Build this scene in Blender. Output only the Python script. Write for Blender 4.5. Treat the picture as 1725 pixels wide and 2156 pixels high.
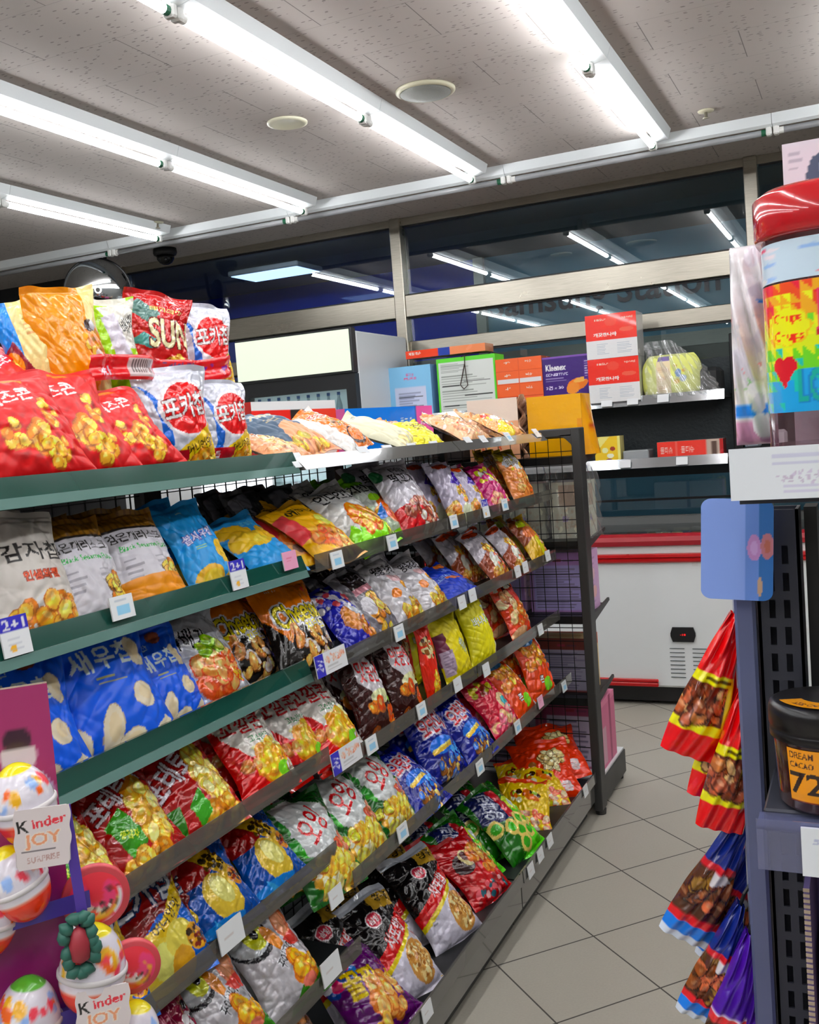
import bpy, math, random
import numpy as np
from mathutils import Matrix, Vector
SC = bpy.context.scene
COL = SC.collection
PI = math.pi
for _o in list(bpy.data.objects): bpy.data.objects.remove(_o)

# ------------------------------------------------------------------ camera
cam = bpy.data.cameras.new('camera')
camo = bpy.data.objects.new('camera', cam); COL.objects.link(camo)
cam.sensor_fit = 'HORIZONTAL'; cam.sensor_width = 36.0
cam.lens = 2114.47 / 1725.0 * 36.0
cam.clip_start = 0.02; cam.clip_end = 100
_yaw, _pit, _rol = 0.432738, -0.0753626, -0.0755318
def _axes():
    cy, sy = math.cos(_yaw), math.sin(_yaw)
    f = Vector((-sy, cy, 0)); r = Vector((cy, sy, 0)); u = Vector((0, 0, 1))
    f2 = f * math.cos(_pit) + u * math.sin(_pit); u2 = u * math.cos(_pit) - f * math.sin(_pit)
    return r * math.cos(_rol) + u2 * math.sin(_rol), u2 * math.cos(_rol) - r * math.sin(_rol), f2
_r, _u, _f = _axes()
camo.matrix_world = Matrix(((_r.x, _u.x, -_f.x, 0), (_r.y, _u.y, -_f.y, 0), (_r.z, _u.z, -_f.z, 1.5), (0, 0, 0, 1)))
SC.camera = camo
# ------------------------------------------------------------------ world, exposure
w = bpy.data.worlds.new('night'); SC.world = w; w.use_nodes = True
w.node_tree.nodes['Background'].inputs[0].default_value = (0.006, 0.008, 0.014, 1)
w.node_tree.nodes['Background'].inputs[1].default_value = 1.0
vs = SC.view_settings
vs.view_transform = 'Standard'; vs.look = 'None'; vs.gamma = 1.0; vs.use_curve_mapping = False
vs.exposure = 0.0
TUBE_POWER = 37.0

# ------------------------------------------------------------------ small tools
def lin(c):
    if isinstance(c, str):
        c = c.lstrip('#'); c = [int(c[i:i + 2], 16) / 255 for i in (0, 2, 4)]
    return tuple((x / 12.92 if x <= 0.04045 else ((x + 0.055) / 1.055) ** 2.4) for x in c)
def srgb(c):
    c = c.lstrip('#'); return np.array([int(c[i:i + 2], 16) / 255 for i in (0, 2, 4)])
MATS = {}
def mat(key, col='#808080', rough=0.5, metal=0.0, emit=None, alpha=1.0, coat=0.0, bump=None, spec=0.5):
    """procedural Principled material; bump = (noise scale, strength)"""
    if key in MATS: return MATS[key]
    m = bpy.data.materials.new(key); m.use_nodes = True; nt = m.node_tree
    b = nt.nodes['Principled BSDF']
    b.inputs['Base Color'].default_value = (*lin(col), 1)
    b.inputs['Roughness'].default_value = rough; b.inputs['Metallic'].default_value = metal
    b.inputs['Coat Weight'].default_value = coat; b.inputs['Alpha'].default_value = alpha
    b.inputs['Specular IOR Level'].default_value = spec
    if emit is not None:
        b.inputs['Emission Color'].default_value = (*lin(emit[0]), 1); b.inputs['Emission Strength'].default_value = emit[1]
    # faint procedural variation so that nothing is perfectly uniform
    tc = nt.nodes.new('ShaderNodeTexCoord'); nz = nt.nodes.new('ShaderNodeTexNoise'); nz.inputs['Scale'].default_value = 9
    nt.links.new(tc.outputs['Object'], nz.inputs['Vector'])
    if emit is None and alpha == 1.0:
        mr = nt.nodes.new('ShaderNodeMapRange'); mr.inputs['To Min'].default_value = max(0.02, rough - 0.06); mr.inputs['To Max'].default_value = min(1, rough + 0.06)
        nt.links.new(nz.outputs['Fac'], mr.inputs['Value']); nt.links.new(mr.outputs['Result'], b.inputs['Roughness'])
    if bump:
        n2 = nt.nodes.new('ShaderNodeTexNoise'); n2.inputs['Scale'].default_value = bump[0]; n2.inputs['Detail'].default_value = 3
        bp = nt.nodes.new('ShaderNodeBump'); bp.inputs['Strength'].default_value = bump[1]; bp.inputs['Distance'].default_value = 0.01
        nt.links.new(tc.outputs['Object'], n2.inputs['Vector']); nt.links.new(n2.outputs['Fac'], bp.inputs['Height'])
        nt.links.new(bp.outputs['Normal'], b.inputs['Normal'])
    MATS[key] = m; return m
def print_mat(key, rough, coat=0.0, metal=0.0, bump=0.35, scale=30):
    """material whose colour is the printed pattern stored on the mesh"""
    if key in MATS: return MATS[key]
    m = mat(key, '#ffffff', rough, metal, coat=coat, bump=(scale, bump) if bump else None)
    nt = m.node_tree; a = nt.nodes.new('ShaderNodeAttribute'); a.attribute_name = 'print'
    nt.links.new(a.outputs['Color'], nt.nodes['Principled BSDF'].inputs['Base Color'])
    return m
def clear_mat(key, tint, face=0.12, rough=0.05, veil=0.0, veilcol='#ffffff'):
    """thin clear sheet: see-through with a Fresnel reflection and an optional milky share"""
    if key in MATS: return MATS[key]
    m = bpy.data.materials.new(key); m.use_nodes = True; nt = m.node_tree; N = nt.nodes; L = nt.links
    for n in list(N): N.remove(n)
    out = N.new('ShaderNodeOutputMaterial'); tr = N.new('ShaderNodeBsdfTransparent'); gl = N.new('ShaderNodeBsdfGlossy')
    tr.inputs[0].default_value = (*lin(tint), 1); gl.inputs['Roughness'].default_value = rough
    lw = N.new('ShaderNodeLayerWeight'); lw.inputs[0].default_value = .5; p5 = N.new('ShaderNodeMath'); p5.operation = 'POWER'; p5.inputs[1].default_value = 5; fr = N.new('ShaderNodeMath'); fr.operation = 'MULTIPLY_ADD'; fr.inputs[1].default_value = .95; fr.inputs[2].default_value = .045
    L.new(lw.outputs['Facing'], p5.inputs[0]); L.new(p5.outputs[0], fr.inputs[0])
    mx = N.new('ShaderNodeMixShader'); ad = N.new('ShaderNodeMath'); ad.operation = 'ADD'; ad.inputs[1].default_value = face; ad.use_clamp = True
    L.new(fr.outputs[0], ad.inputs[0]); L.new(ad.outputs[0], mx.inputs[0]); L.new(tr.outputs[0], mx.inputs[1]); L.new(gl.outputs[0], mx.inputs[2])
    last = mx.outputs[0]
    if veil:
        df = N.new('ShaderNodeBsdfDiffuse'); df.inputs[0].default_value = (*lin(veilcol), 1)
        m2 = N.new('ShaderNodeMixShader'); m2.inputs[0].default_value = veil
        L.new(last, m2.inputs[1]); L.new(df.outputs[0], m2.inputs[2]); last = m2.outputs[0]
    L.new(last, out.inputs[0]); MATS[key] = m; return m

def link_mesh(name, verts, faces, m, parent=None, smooth=False, colors=None, mi=None):
    me = bpy.data.meshes.new(name)
    verts = np.asarray(verts, dtype=np.float32)
    if isinstance(faces, np.ndarray):
        nf = len(faces); k = faces.shape[1]
        me.vertices.add(len(verts)); me.vertices.foreach_set('co', verts.ravel())
        me.loops.add(nf * k); me.loops.foreach_set('vertex_index', faces.astype(np.int32).ravel())
        me.polygons.add(nf); me.polygons.foreach_set('loop_start', (np.arange(nf) * k).astype(np.int32))
        me.update(calc_edges=True); me.validate()
    else:
        me.from_pydata([tuple(map(float, v)) for v in verts], [], faces); me.update()
    if isinstance(m, (list, tuple)):
        for x in m: me.materials.append(x)
        if mi is not None: me.polygons.foreach_set('material_index', np.array(mi, dtype=np.int32))
    else: me.materials.append(m)
    if smooth: me.polygons.foreach_set('use_smooth', np.ones(len(me.polygons), dtype=bool))
    if colors is not None:
        at = me.color_attributes.new('print', 'FLOAT_COLOR', 'POINT')
        c = np.ones((len(verts), 4), dtype=np.float32); c[:, :3] = colors
        at.data.foreach_set('color', c.ravel())
    o = bpy.data.objects.new(name, me); COL.objects.link(o)
    if parent is not None: o.parent = parent
    return o
class MB:
    """mesh builder: collects boxes, tubes, lathes ... and links them as ONE object"""
    def __init__(s): s.v = []; s.f = []; s.mi = []; s.cur = 0; s.c = []; s.col = (1, 1, 1)
    def add(s, v, f):
        b = len(s.v); s.v += [tuple(x) for x in v]; s.f += [[i + b for i in q] for q in f]; s.mi += [s.cur] * len(f); s.c += [s.col] * len(v); return s
    def box(s, x0, x1, y0, y1, z0, z1, M=None, bev=0.0):
        if bev > 0:
            b = min(bev, (x1 - x0) * .45, (y1 - y0) * .45, (z1 - z0) * .45)
            V = []; 
            for z, q in ((z0, b), (z0 + b, 0), (z1 - b, 0), (z1, b)):
                i = b if q == 0 else b
                e = 0 if q == 0 else b
                V += [(x0 + i, y0 + e, z), (x1 - i, y0 + e, z), (x1 - e, y0 + i, z), (x1 - e, y1 - i, z), (x1 - i, y1 - e, z), (x0 + i, y1 - e, z), (x0 + e, y1 - i, z), (x0 + e, y0 + i, z)]
            F = [list(range(7, -1, -1)), list(range(24, 32))]
            for k in range(3):
                for j in range(8): F.append([k * 8 + j, k * 8 + (j + 1) % 8, (k + 1) * 8 + (j + 1) % 8, (k + 1) * 8 + j])
        else:
            V = [(x, y, z) for z in (z0, z1) for y in (y0, y1) for x in (x0, x1)]
            F = [[0, 2, 3, 1], [4, 5, 7, 6], [0, 1, 5, 4], [2, 6, 7, 3], [0, 4, 6, 2], [1, 3, 7, 5]]
        if M is not None: V = [tuple(M @ Vector(v)) for v in V]
        return s.add(V, F)
    def tube(s, pts, r, n=8, cap=True):
        P = [Vector(p) for p in pts]; V = []; F = []; up = None
        rr = r if isinstance(r, (list, tuple)) else [r] * len(P)
        for i, p in enumerate(P):
            t = (P[min(i + 1, len(P) - 1)] - P[max(i - 1, 0)]).normalized()
            if up is None: up = Vector((0, 0, 1)) if abs(t.z) < .9 else Vector((1, 0, 0))
            a = t.cross(up).normalized(); b = a.cross(t).normalized(); up = b
            for k in range(n):
                th = 2 * PI * k / n; V.append(p + (a * math.cos(th) + b * math.sin(th)) * rr[i])
        for i in range(len(P) - 1):
            for k in range(n): F.append([i * n + k, i * n + (k + 1) % n, (i + 1) * n + (k + 1) % n, (i + 1) * n + k])
        if cap: F += [list(range(n))[::-1], [(len(P) - 1) * n + k for k in range(n)]]
        return s.add(V, F)
    def lathe(s, prof, c=(0, 0, 0), n=32, M=None, power=2.0, sx=1, sy=1):
        V = []; F = []
        for (r, z) in prof:
            for k in range(n):
                th = 2 * PI * k / n; cx, sn = math.cos(th), math.sin(th)
                q = (abs(cx) ** power + abs(sn) ** power) ** (-1 / power) if power != 2.0 else 1
                p = Vector((r * cx * q * sx, r * sn * q * sy, z)); p = (M @ p) if M is not None else p + Vector(c)
                V.append(p)
        for i in range(len(prof) - 1):
            for k in range(n): F.append([i * n + k, i * n + (k + 1) % n, (i + 1) * n + (k + 1) % n, (i + 1) * n + k])
        F += [list(range(n))[::-1], [(len(prof) - 1) * n + k for k in range(n)]]
        return s.add(V, F)
    def prism(s, poly, axis, a, b):
        """extrude a 2D outline between a and b along axis (0,1,2)"""
        n = len(poly); V = []
        for t in (a, b):
            for p in poly:
                q = list(p); q.insert(axis, t); V.append(q)
        F = [list(range(n))[::-1], [n + k for k in range(n)]] + [[k, (k + 1) % n, n + (k + 1) % n, n + k] for k in range(n)]
        return s.add(V, F)
    def build(s, name, m, parent=None, smooth=False, printed=False):
        return link_mesh(name, s.v, s.f, m, parent, smooth, np.array([lin(c) if isinstance(c, str) else c for c in s.c]) if printed else None, s.mi if isinstance(m, (list, tuple)) else None)
def tag(o, label, cat, group=None):
    o['label'] = label; o['category'] = cat
    if group: o['group'] = group
    return o
def thing(name, label, cat, loc=(0, 0, 0), rz=0.0, group=None):
    o = bpy.data.objects.new(name, None); COL.objects.link(o); o.empty_display_size = .05
    o.location = loc; o.rotation_euler = (0, 0, rz); return tag(o, label, cat, group)
def struct(o): o['kind'] = 'structure'; return o
def dup(o, parent=None):
    c = o.copy(); COL.objects.link(c); c.parent = parent
    for ch in o.children: dup(ch, c)
    return c

# ------------------------------------------------------------------ printing: a little canvas for packaging artwork
_TC = {}
def text_tris(s):
    if s in _TC: return _TC[s]
    cu = bpy.data.curves.new('lettering', 'FONT'); cu.body = s; cu.offset = 0.018; cu.resolution_u = 3
    ob = bpy.data.objects.new('lettering', cu); COL.objects.link(ob)
    dg = bpy.context.evaluated_depsgraph_get(); dg.update()
    me = ob.evaluated_get(dg).to_mesh(); me.calc_loop_triangles()
    V = np.array([v.co[:2] for v in me.vertices]) if len(me.vertices) else np.zeros((0, 2))
    T = np.array([t.vertices[:] for t in me.loop_triangles], dtype=int) if len(me.loop_triangles) else np.zeros((0, 3), int)
    ob.evaluated_get(dg).to_mesh_clear(); bpy.data.objects.remove(ob); bpy.data.curves.remove(cu)
    if len(V):
        lo, hi = V.min(0), V.max(0); V = (V - lo) / np.maximum(hi - lo, 1e-6) - .5
    _TC[s] = (V, T); return _TC[s]
class Cv:
    def __init__(s, W, H, bg, aspect=0.75):
        s.W, s.H = W, H; s.a = np.empty((H, W, 3)); s.a[:] = srgb(bg)
        s.asp = aspect      # width / height of the real sheet
        s.U, s.V = np.meshgrid((np.arange(W) + .5) / W, (np.arange(H) + .5) / H)
    def _loc(s, cu, cv, ang):
        x = (s.U - cu) * s.asp; y = s.V - cv; c, t = math.cos(ang), math.sin(ang)
        return x * c + y * t, -x * t + y * c
    def put(s, m, c, k=1.0):
        c = srgb(c) if isinstance(c, str) else np.asarray(c)
        m = (m * k)[..., None] if m.dtype != bool else (m.astype(float) * k)[..., None]
        s.a = s.a * (1 - m) + c * m; return s
    def rect(s, u0, v0, u1, v1, c): return s.put((s.U >= u0) & (s.U <= u1) & (s.V >= v0) & (s.V <= v1), c)
    def band(s, cu, cv, w, h, c, ang=0): x, y = s._loc(cu, cv, ang); return s.put((abs(x) <= w * s.asp / 2) & (abs(y) <= h / 2), c)
    def ell(s, cu, cv, ru, rv, c, ang=0, k=1.0): x, y = s._loc(cu, cv, ang); return s.put((x / (ru * s.asp)) ** 2 + (y / rv) ** 2 <= 1, c, k)
    def half(s, cu, cv, ang, c, wav=0, fr=10):
        x, y = s._loc(cu, cv, ang); return s.put(y + wav * np.sin(x * fr) < 0, c)
    def poly(s, pts, c, k=1.0):
        m = np.zeros(s.U.shape, bool); n = len(pts)
        for i in range(n):
            (x0, y0), (x1, y1) = pts[i], pts[(i + 1) % n]
            if y0 == y1: continue
            cr = ((s.V >= min(y0, y1)) & (s.V < max(y0, y1))) & (s.U < x0 + (s.V - y0) * (x1 - x0) / (y1 - y0)); m ^= cr
        return s.put(m, c, k)
    def star(s, cu, cv, r, c, n=7, q=.5, ang=0):
        return s.poly([(cu + (r if i % 2 == 0 else r * q) * math.cos(ang + PI * i / n) / s.asp, cv + (r if i % 2 == 0 else r * q) * math.sin(ang + PI * i / n)) for i in range(2 * n)], c)
    def text(s, t, cu, cv, w, h, c, ang=0, out=None, ow=2):
        V, T = text_tris(t)
        if not len(T): return s
        x = V[:, 0] * w * s.asp; y = V[:, 1] * h; ca, sa = math.cos(ang), math.sin(ang)
        px = (cu + (x * ca - y * sa) / s.asp) * s.W - .5; py = (cv + (x * sa + y * ca)) * s.H - .5
        M = np.zeros((s.H, s.W), bool)
        for a, b, d in T:
            x0, x1 = min(px[a], px[b], px[d]), max(px[a], px[b], px[d]); y0, y1 = min(py[a], py[b], py[d]), max(py[a], py[b], py[d])
            i0, i1 = max(0, int(x0)), min(s.W - 1, int(x1) + 1); j0, j1 = max(0, int(y0)), min(s.H - 1, int(y1) + 1)
            if i1 < i0 or j1 < j0: continue
            X, Y = np.meshgrid(np.arange(i0, i1 + 1), np.arange(j0, j1 + 1))
            e = lambda p, q: (px[q] - px[p]) * (Y - py[p]) - (py[q] - py[p]) * (X - px[p])
            e1, e2, e3 = e(a, b), e(b, d), e(d, a)
            M[j0:j1 + 1, i0:i1 + 1] |= ((e1 >= 0) & (e2 >= 0) & (e3 >= 0)) | ((e1 <= 0) & (e2 <= 0) & (e3 <= 0))
        if out:
            O = M.copy()
            for dx in range(-ow, ow + 1):
                for dy in range(-ow, ow + 1):
                    if dx * dx + dy * dy <= ow * ow + 1: O |= np.roll(np.roll(M, dx, 1), dy, 0)
            s.put(O, out)
        return s.put(M, c)
    def lines(s, u0, u1, v0, v1, n, c, th=.35, k=.8):
        """blocks of small print"""
        R = random.Random(n * 7 + int(u0 * 100)); st = (v1 - v0) / n
        for i in range(n):
            s.put((s.U >= u0) & (s.U <= u0 + (u1 - u0) * R.uniform(.55, 1)) & (abs(s.V - (v0 + (i + .5) * st)) < st * th / 2), c, k)
        return s
    def food(s, cu, cv, ru, rv, n, size, cols, seed=1, el=1.5, rim='#a5601c', hi='#fff0b8'):
        """printed pile of snacks"""
        R = random.Random(seed)
        for i in range(n):
            r = math.sqrt(R.random()); th = R.uniform(0, 2 * PI); x = cu + ru * r * math.cos(th); y = cv + rv * r * math.sin(th)
            e = R.uniform(1, el); a = R.uniform(0, PI); q = size * R.uniform(.75, 1.2); c = R.choice(cols)
            s.ell(x, y, q * e / s.asp, q, rim, a, .9); s.ell(x + q * .06, y + q * .08, q * e * .88 / s.asp, q * .86, c, a)
            s.ell(x + q * .1, y + q * .28, q * e * .4 / s.asp, q * .25, hi, a, .45)
        m = np.clip(1.3 - ((s.U - cu) / (ru + size)) ** 2 - ((s.V - cv) / (rv + size)) ** 2, 0, 1); w_ = 0
        for i in range(6):
            f, a = R.uniform(12, 34), R.uniform(0, PI); w_ = w_ + np.sin(f * (s.U * math.cos(a) * s.asp + s.V * math.sin(a)) * 3 + R.uniform(0, 6))
        s.a = np.clip(s.a * (1 + .075 * (m * w_)[..., None]), 0, 1)
        return s
    def speck(s, cu, cv, ru, rv, n, size, cols, seed=1):
        R = random.Random(seed)
        for i in range(n):
            r = math.sqrt(R.random()); th = R.uniform(0, 2 * PI)
            s.ell(cu + ru * r * math.cos(th), cv + rv * r * math.sin(th), size * R.uniform(.5, 1.5) / s.asp, size * R.uniform(.5, 1.2), R.choice(cols), R.uniform(0, PI))
        return s
    def get(s, nu, nv):
        """linear colours on an nu x nv grid, area averaged"""
        a = s.a
        fy, fx = max(1, s.H // nv), max(1, s.W // nu)
        jj = np.clip(((np.arange(nv) / (nv - 1)) * s.H).astype(int), 0, s.H - 1); ii = np.clip(((np.arange(nu) / (nu - 1)) * s.W).astype(int), 0, s.W - 1)
        acc = 0; cnt = 0
        for dy in range(fy):
            for dx in range(fx):
                acc = acc + a[np.clip(jj + dy - fy // 2, 0, s.H - 1)][:, np.clip(ii + dx - fx // 2, 0, s.W - 1)]; cnt += 1
        x = acc / cnt; g = x.mean(-1, keepdims=True); x = np.clip((g + (x - g) * 1.28) * 1.07, 0, .97)
        return np.where(x <= .04045, x / 12.92, ((x + .055) / 1.055) ** 2.4)
def sheet(name, fn, cv, nu, nv, m, parent=None, smooth=True, extra=None):
    """printed surface fn(U,V)->x,y,z arrays"""
    U, V = np.meshgrid(np.linspace(0, 1, nu), np.linspace(0, 1, nv)); X, Y, Z = fn(U, V)
    P = np.stack([np.broadcast_to(X, U.shape), np.broadcast_to(Y, U.shape), np.broadcast_to(Z, U.shape)], -1).reshape(-1, 3)
    return link_mesh(name, P, grid_faces(nu, nv), m, parent, smooth, cv.get(nu, nv).reshape(-1, 3))
def grid_faces(nu, nv, off=0, flip=False):
    j, i = np.meshgrid(np.arange(nv - 1), np.arange(nu - 1), indexing='ij'); a = j * nu + i
    f = np.stack([a, a + 1, a + nu + 1, a + nu], -1).reshape(-1, 4) + off
    return f[:, ::-1] if flip else f
def print_box(name, sx, sy, sz, front, side=None, top=None, m=None, parent=None, res=(64, 64)):
    """carton standing on the origin, front towards -Y; printed front, +X side and top; plain elsewhere"""
    m = m or print_mat('carton_print', .45, bump=0)
    V = []; F = []; C = []
    def face(o, du, dv, cv, nu, nv):
        U, W_ = np.meshgrid(np.linspace(0, 1, nu), np.linspace(0, 1, nv)); off = sum(len(x) for x in V)
        P = np.array(o)[None, None] + U[..., None] * np.array(du) + W_[..., None] * np.array(dv)
        V.append(P.reshape(-1, 3)); F.append(grid_faces(nu, nv, off))
        C.append(cv.get(nu, nv).reshape(-1, 3) if isinstance(cv, Cv) else np.tile(np.array(lin(cv)), (nu * nv, 1)))
    side = side if side is not None else '#cccccc'; top = top if top is not None else side
    pl = lambda c: c if isinstance(c, str) else '#cccccc'
    face((-sx / 2, -sy / 2, 0), (sx, 0, 0), (0, 0, sz), front, *res)
    r2 = res if isinstance(side, Cv) else (2, 2)
    face((sx / 2, -sy / 2, 0), (0, sy, 0), (0, 0, sz), side, *r2)
    face((sx / 2, sy / 2, 0), (-sx, 0, 0), (0, 0, sz), pl(side), 2, 2)
    face((-sx / 2, sy / 2, 0), (0, -sy, 0), (0, 0, sz), pl(side), 2, 2)
    r3 = (40, 20) if isinstance(top, Cv) else (2, 2)
    face((-sx / 2, -sy / 2, sz), (sx, 0, 0), (0, sy, 0), top, *r3)
    face((-sx / 2, sy / 2, 0), (sx, 0, 0), (0, -sy, 0), pl(side), 2, 2)
    return link_mesh(name, np.concatenate(V), np.concatenate(F), m, parent, False, np.concatenate(C))

# ================================================================== THE ROOM
XL, XR, YB, YW, ZC = -6.5, 2.5, -4.0, 5.85, 2.85
class NT:
    """terse node arithmetic for floor and ceiling patterns"""
    def __init__(s, key, rough):
        s.m = bpy.data.materials.new(key); s.m.use_nodes = True; s.nt = s.m.node_tree; s.b = s.nt.nodes['Principled BSDF']; s.b.inputs['Roughness'].default_value = rough
        s.tc = s.nt.nodes.new('ShaderNodeTexCoord').outputs['Object']; sp = s.nt.nodes.new('ShaderNodeSeparateXYZ'); s.nt.links.new(s.tc, sp.inputs[0]); s.x, s.y = sp.outputs[0], sp.outputs[1]
    def __call__(s, op, a, b=None):
        n = s.nt.nodes.new('ShaderNodeMath'); n.operation = op
        for i, v in enumerate((a, b)):
            if v is None: continue
            if isinstance(v, (int, float)): n.inputs[i].default_value = v
            else: s.nt.links.new(v, n.inputs[i])
        return n.outputs[0]
    def noise(s, sc, vec=None, det=2):
        n = s.nt.nodes.new('ShaderNodeTexNoise'); n.inputs['Scale'].default_value = sc; n.inputs['Detail'].default_value = det
        s.nt.links.new(vec or s.tc, n.inputs['Vector']); return n.outputs['Fac']
    def mix(s, f, a, b):
        n = s.nt.nodes.new('ShaderNodeMix'); n.data_type = 'RGBA'
        if isinstance(f, (int, float)): n.inputs[0].default_value = f
        else: s.nt.links.new(f, n.inputs[0])
        for k, v in ((6, a), (7, b)):
            if isinstance(v, str): n.inputs[k].default_value = (*lin(v), 1)
            else: s.nt.links.new(v, n.inputs[k])
        return n.outputs[2]
    def line(s, t, w):     # 1 near the integer lattice of t
        f = s('FRACT', t); return s('LESS_THAN', s('MINIMUM', f, s('SUBTRACT', 1.0, f)), w)
def floor_mat():
    n = NT('floor_tiles', .3); a = -.745998; T = .318344
    S = n('ADD', n('MULTIPLY', n.x, math.cos(a) / T), n('ADD', n('MULTIPLY', n.y, math.sin(a) / T), 2.137816 / T))
    R = n('ADD', n('MULTIPLY', n.x, -math.sin(a) / T), n('ADD', n('MULTIPLY', n.y, math.cos(a) / T), -1.178216 / T))
    g = n('MAXIMUM', n.line(S, .0075), n.line(R, .0075))
    base = n.mix(n.noise(2.2, det=5), '#b6b1a4', '#beb9ab'); base = n.mix(n('MULTIPLY', n.noise(160, det=2), .35), base, '#8f8a80')
    c = n.mix(g, base, '#4d4a44'); n.nt.links.new(c, n.b.inputs['Base Color'])
    r = n('ADD', n('MULTIPLY', g, .4), .33); n.nt.links.new(r, n.b.inputs['Roughness']); n.b.inputs['Specular IOR Level'].default_value = .45
    return n.m
def ceil_mat():
    n = NT('ceiling_board', .9)
    yy = n('DIVIDE', n.y, .3); row = n('FLOOR', yy); odd = n('FLOORED_MODULO', row, 2.0)
    xx = n('DIVIDE', n('ADD', n.x, n('ADD', 2.17, n('MULTIPLY', n('SUBTRACT', 1.0, odd), .3))), .6)
    joint = n('MAXIMUM', n('MULTIPLY', n.line(yy, .0045), .45), n.line(xx, .0028))
    mp = n.nt.nodes.new('ShaderNodeMapping'); mp.inputs['Scale'].default_value = (30, 85, 1); n.nt.links.new(n.tc, mp.inputs[0])
    vo = n.nt.nodes.new('ShaderNodeTexVoronoi'); vo.inputs['Scale'].default_value = 1.0; n.nt.links.new(mp.outputs[0], vo.inputs['Vector'])
    sp = n.nt.nodes.new('ShaderNodeSeparateColor'); n.nt.links.new(vo.outputs['Color'], sp.inputs[0])
    pit = n('MULTIPLY', n('LESS_THAN', vo.outputs['Distance'], .24), n('GREATER_THAN', sp.outputs[0], .55))
    base = n.mix(n.noise(1.1, det=4), '#aba29c', '#b9b2ac')
    c = n.mix(n('MULTIPLY', pit, .7), base, '#5c5451'); c = n.mix(n('MULTIPLY', joint, .75), c, '#5a5552')
    n.nt.links.new(c, n.b.inputs['Base Color']); return n.m
M_STEEL = mat('brushed_steel', '#b9b3a6', .3, .85)
def steel():
    m = MATS['brushed_steel']; nt = m.node_tree; tc = nt.nodes.new('ShaderNodeTexCoord'); mp = nt.nodes.new('ShaderNodeMapping'); mp.inputs['Scale'].default_value = (4, 4, 300)
    n = nt.nodes.new('ShaderNodeTexNoise'); n.inputs['Scale'].default_value = 3; cr = nt.nodes.new('ShaderNodeMix'); cr.data_type = 'RGBA'
    cr.inputs[6].default_value = (*lin('#8f897c'), 1); cr.inputs[7].default_value = (*lin('#cfc9ba'), 1)
    nt.links.new(tc.outputs['Object'], mp.inputs[0]); nt.links.new(mp.outputs[0], n.inputs['Vector']); nt.links.new(n.outputs['Fac'], cr.inputs[0]); nt.links.new(cr.outputs[2], nt.nodes['Principled BSDF'].inputs['Base Color'])
steel()
M_BLACK = mat('black_paint', '#17181a', .45); M_DGREY = mat('dark_grey_steel', '#3b3b3a', .45, .2); M_WHITE = mat('white_enamel', '#ecefef', .35)
M_GLASS = clear_mat('window_glass', '#dfe8ea', .05, .0)
struct(link_mesh('floor', [(XL, YB, 0), (XR, YB, 0), (XR, YW, 0), (XL, YW, 0)], [[0, 1, 2, 3]], floor_mat()))
struct(link_mesh('ceiling', [(XL, YB, ZC), (XL, YW, ZC), (XR, YW, ZC), (XR, YB, ZC)], [[0, 1, 2, 3]], ceil_mat()))
M_WALL = mat('wall_paint', '#8b8b88', .8)
b = MB(); b.box(XL - .1, XL, YB, YW, 0, ZC); struct(b.build('wall_left', M_WALL))
b = MB(); b.box(XR, XR + .1, YB, YW, 0, ZC); struct(b.build('wall_right', M_WALL))
b = MB(); b.box(XL, XR, YB - .1, YB, 0, ZC); struct(b.build('wall_near', M_WALL))
b = MB(); b.box(XL, -4.84, YW, YW + .1, 0, ZC); struct(b.build('wall_far', mat('dark_panel', '#1b1d20', .35)))
b = MB(); b.box(-4.84, XR, YW, YW + .1, 0, .86); struct(b.build('wall_low', mat('grey_panel', '#6d6f6f', .5)))
# window bands: three bays between steel posts
def window_bay(i, x0, x1):
    f = MB()
    f.box(x0, x0 + .07, YW - .06, YW + .03, .86, ZC, bev=.004)
    f.box(x0 + .07, x1, YW - .035, YW + .03, 2.805, 2.849)
    f.box(x0 + .07, x1, YW - .05, YW + .03, 2.24, 2.375, bev=.004)
    f.box(x0 + .07, x1, YW - .03, YW + .03, 2.0, 2.09, bev=.004)
    f.box(x0 + .07, x1, YW - .03, YW + .03, .86, .90)
    o = struct(f.build(f'window_{i}', M_STEEL))
    d = MB()
    for z in (2.236, 2.379, 1.995, 2.80, 1.03): d.box(x0 + .075, x1 - .002, YW - .02, YW - .002, z - .006, z + .006)
    d.build('gasket', M_BLACK, o)
    for z0, z1 in ((2.38, 2.80), (2.095, 2.235), (.905, 1.99)):
        p = MB(); p.box(x0 + .07, x1, YW, YW + .006, z0, z1); p.build('pane', M_GLASS, o)
window_bay(1, -4.84, -2.67); window_bay(2, -2.67, -.56); window_bay(3, -.56, XR)
# the lobby behind the glass with its blue and teal film wall
b = MB(); b.box(XL, XR, YW + .1, 7.75, ZC, ZC + .05); struct(b.build('ceiling_outer', mat('outer_ceiling', '#8a8a88', .8)))
b = MB(); b.box(XL, XR, YW + .1, 7.75, -.05, 0); struct(b.build('floor_outer', mat('outer_floor', '#77756f', .6)))
b = MB(); b.box(XL, -2.78, 7.6, 7.65, 0, ZC); struct(b.build('wall_outer_blue', mat('blue_film', '#3c5cf4', .06, coat=.6)))
b = MB(); b.box(-2.70, XR, 7.6, 7.65, 0, ZC); struct(b.build('wall_outer_teal', mat('teal_film', '#9ed8ea', .06, coat=.6)))
b = MB(); b.box(XL, XR, 7.585, 7.6, 1.3, 2.0); struct(b.build('wall_outer_olive', mat('olive_film', '#5a6450', .3)))
b = MB(); b.box(-2.78, -2.70, 7.55, 7.65, 0, ZC); b.box(XL, XR, 7.57, 7.6, 2.0, 2.1); struct(b.build('trim_1', M_STEEL))
V, T = text_tris('Samsung Station')
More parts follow.
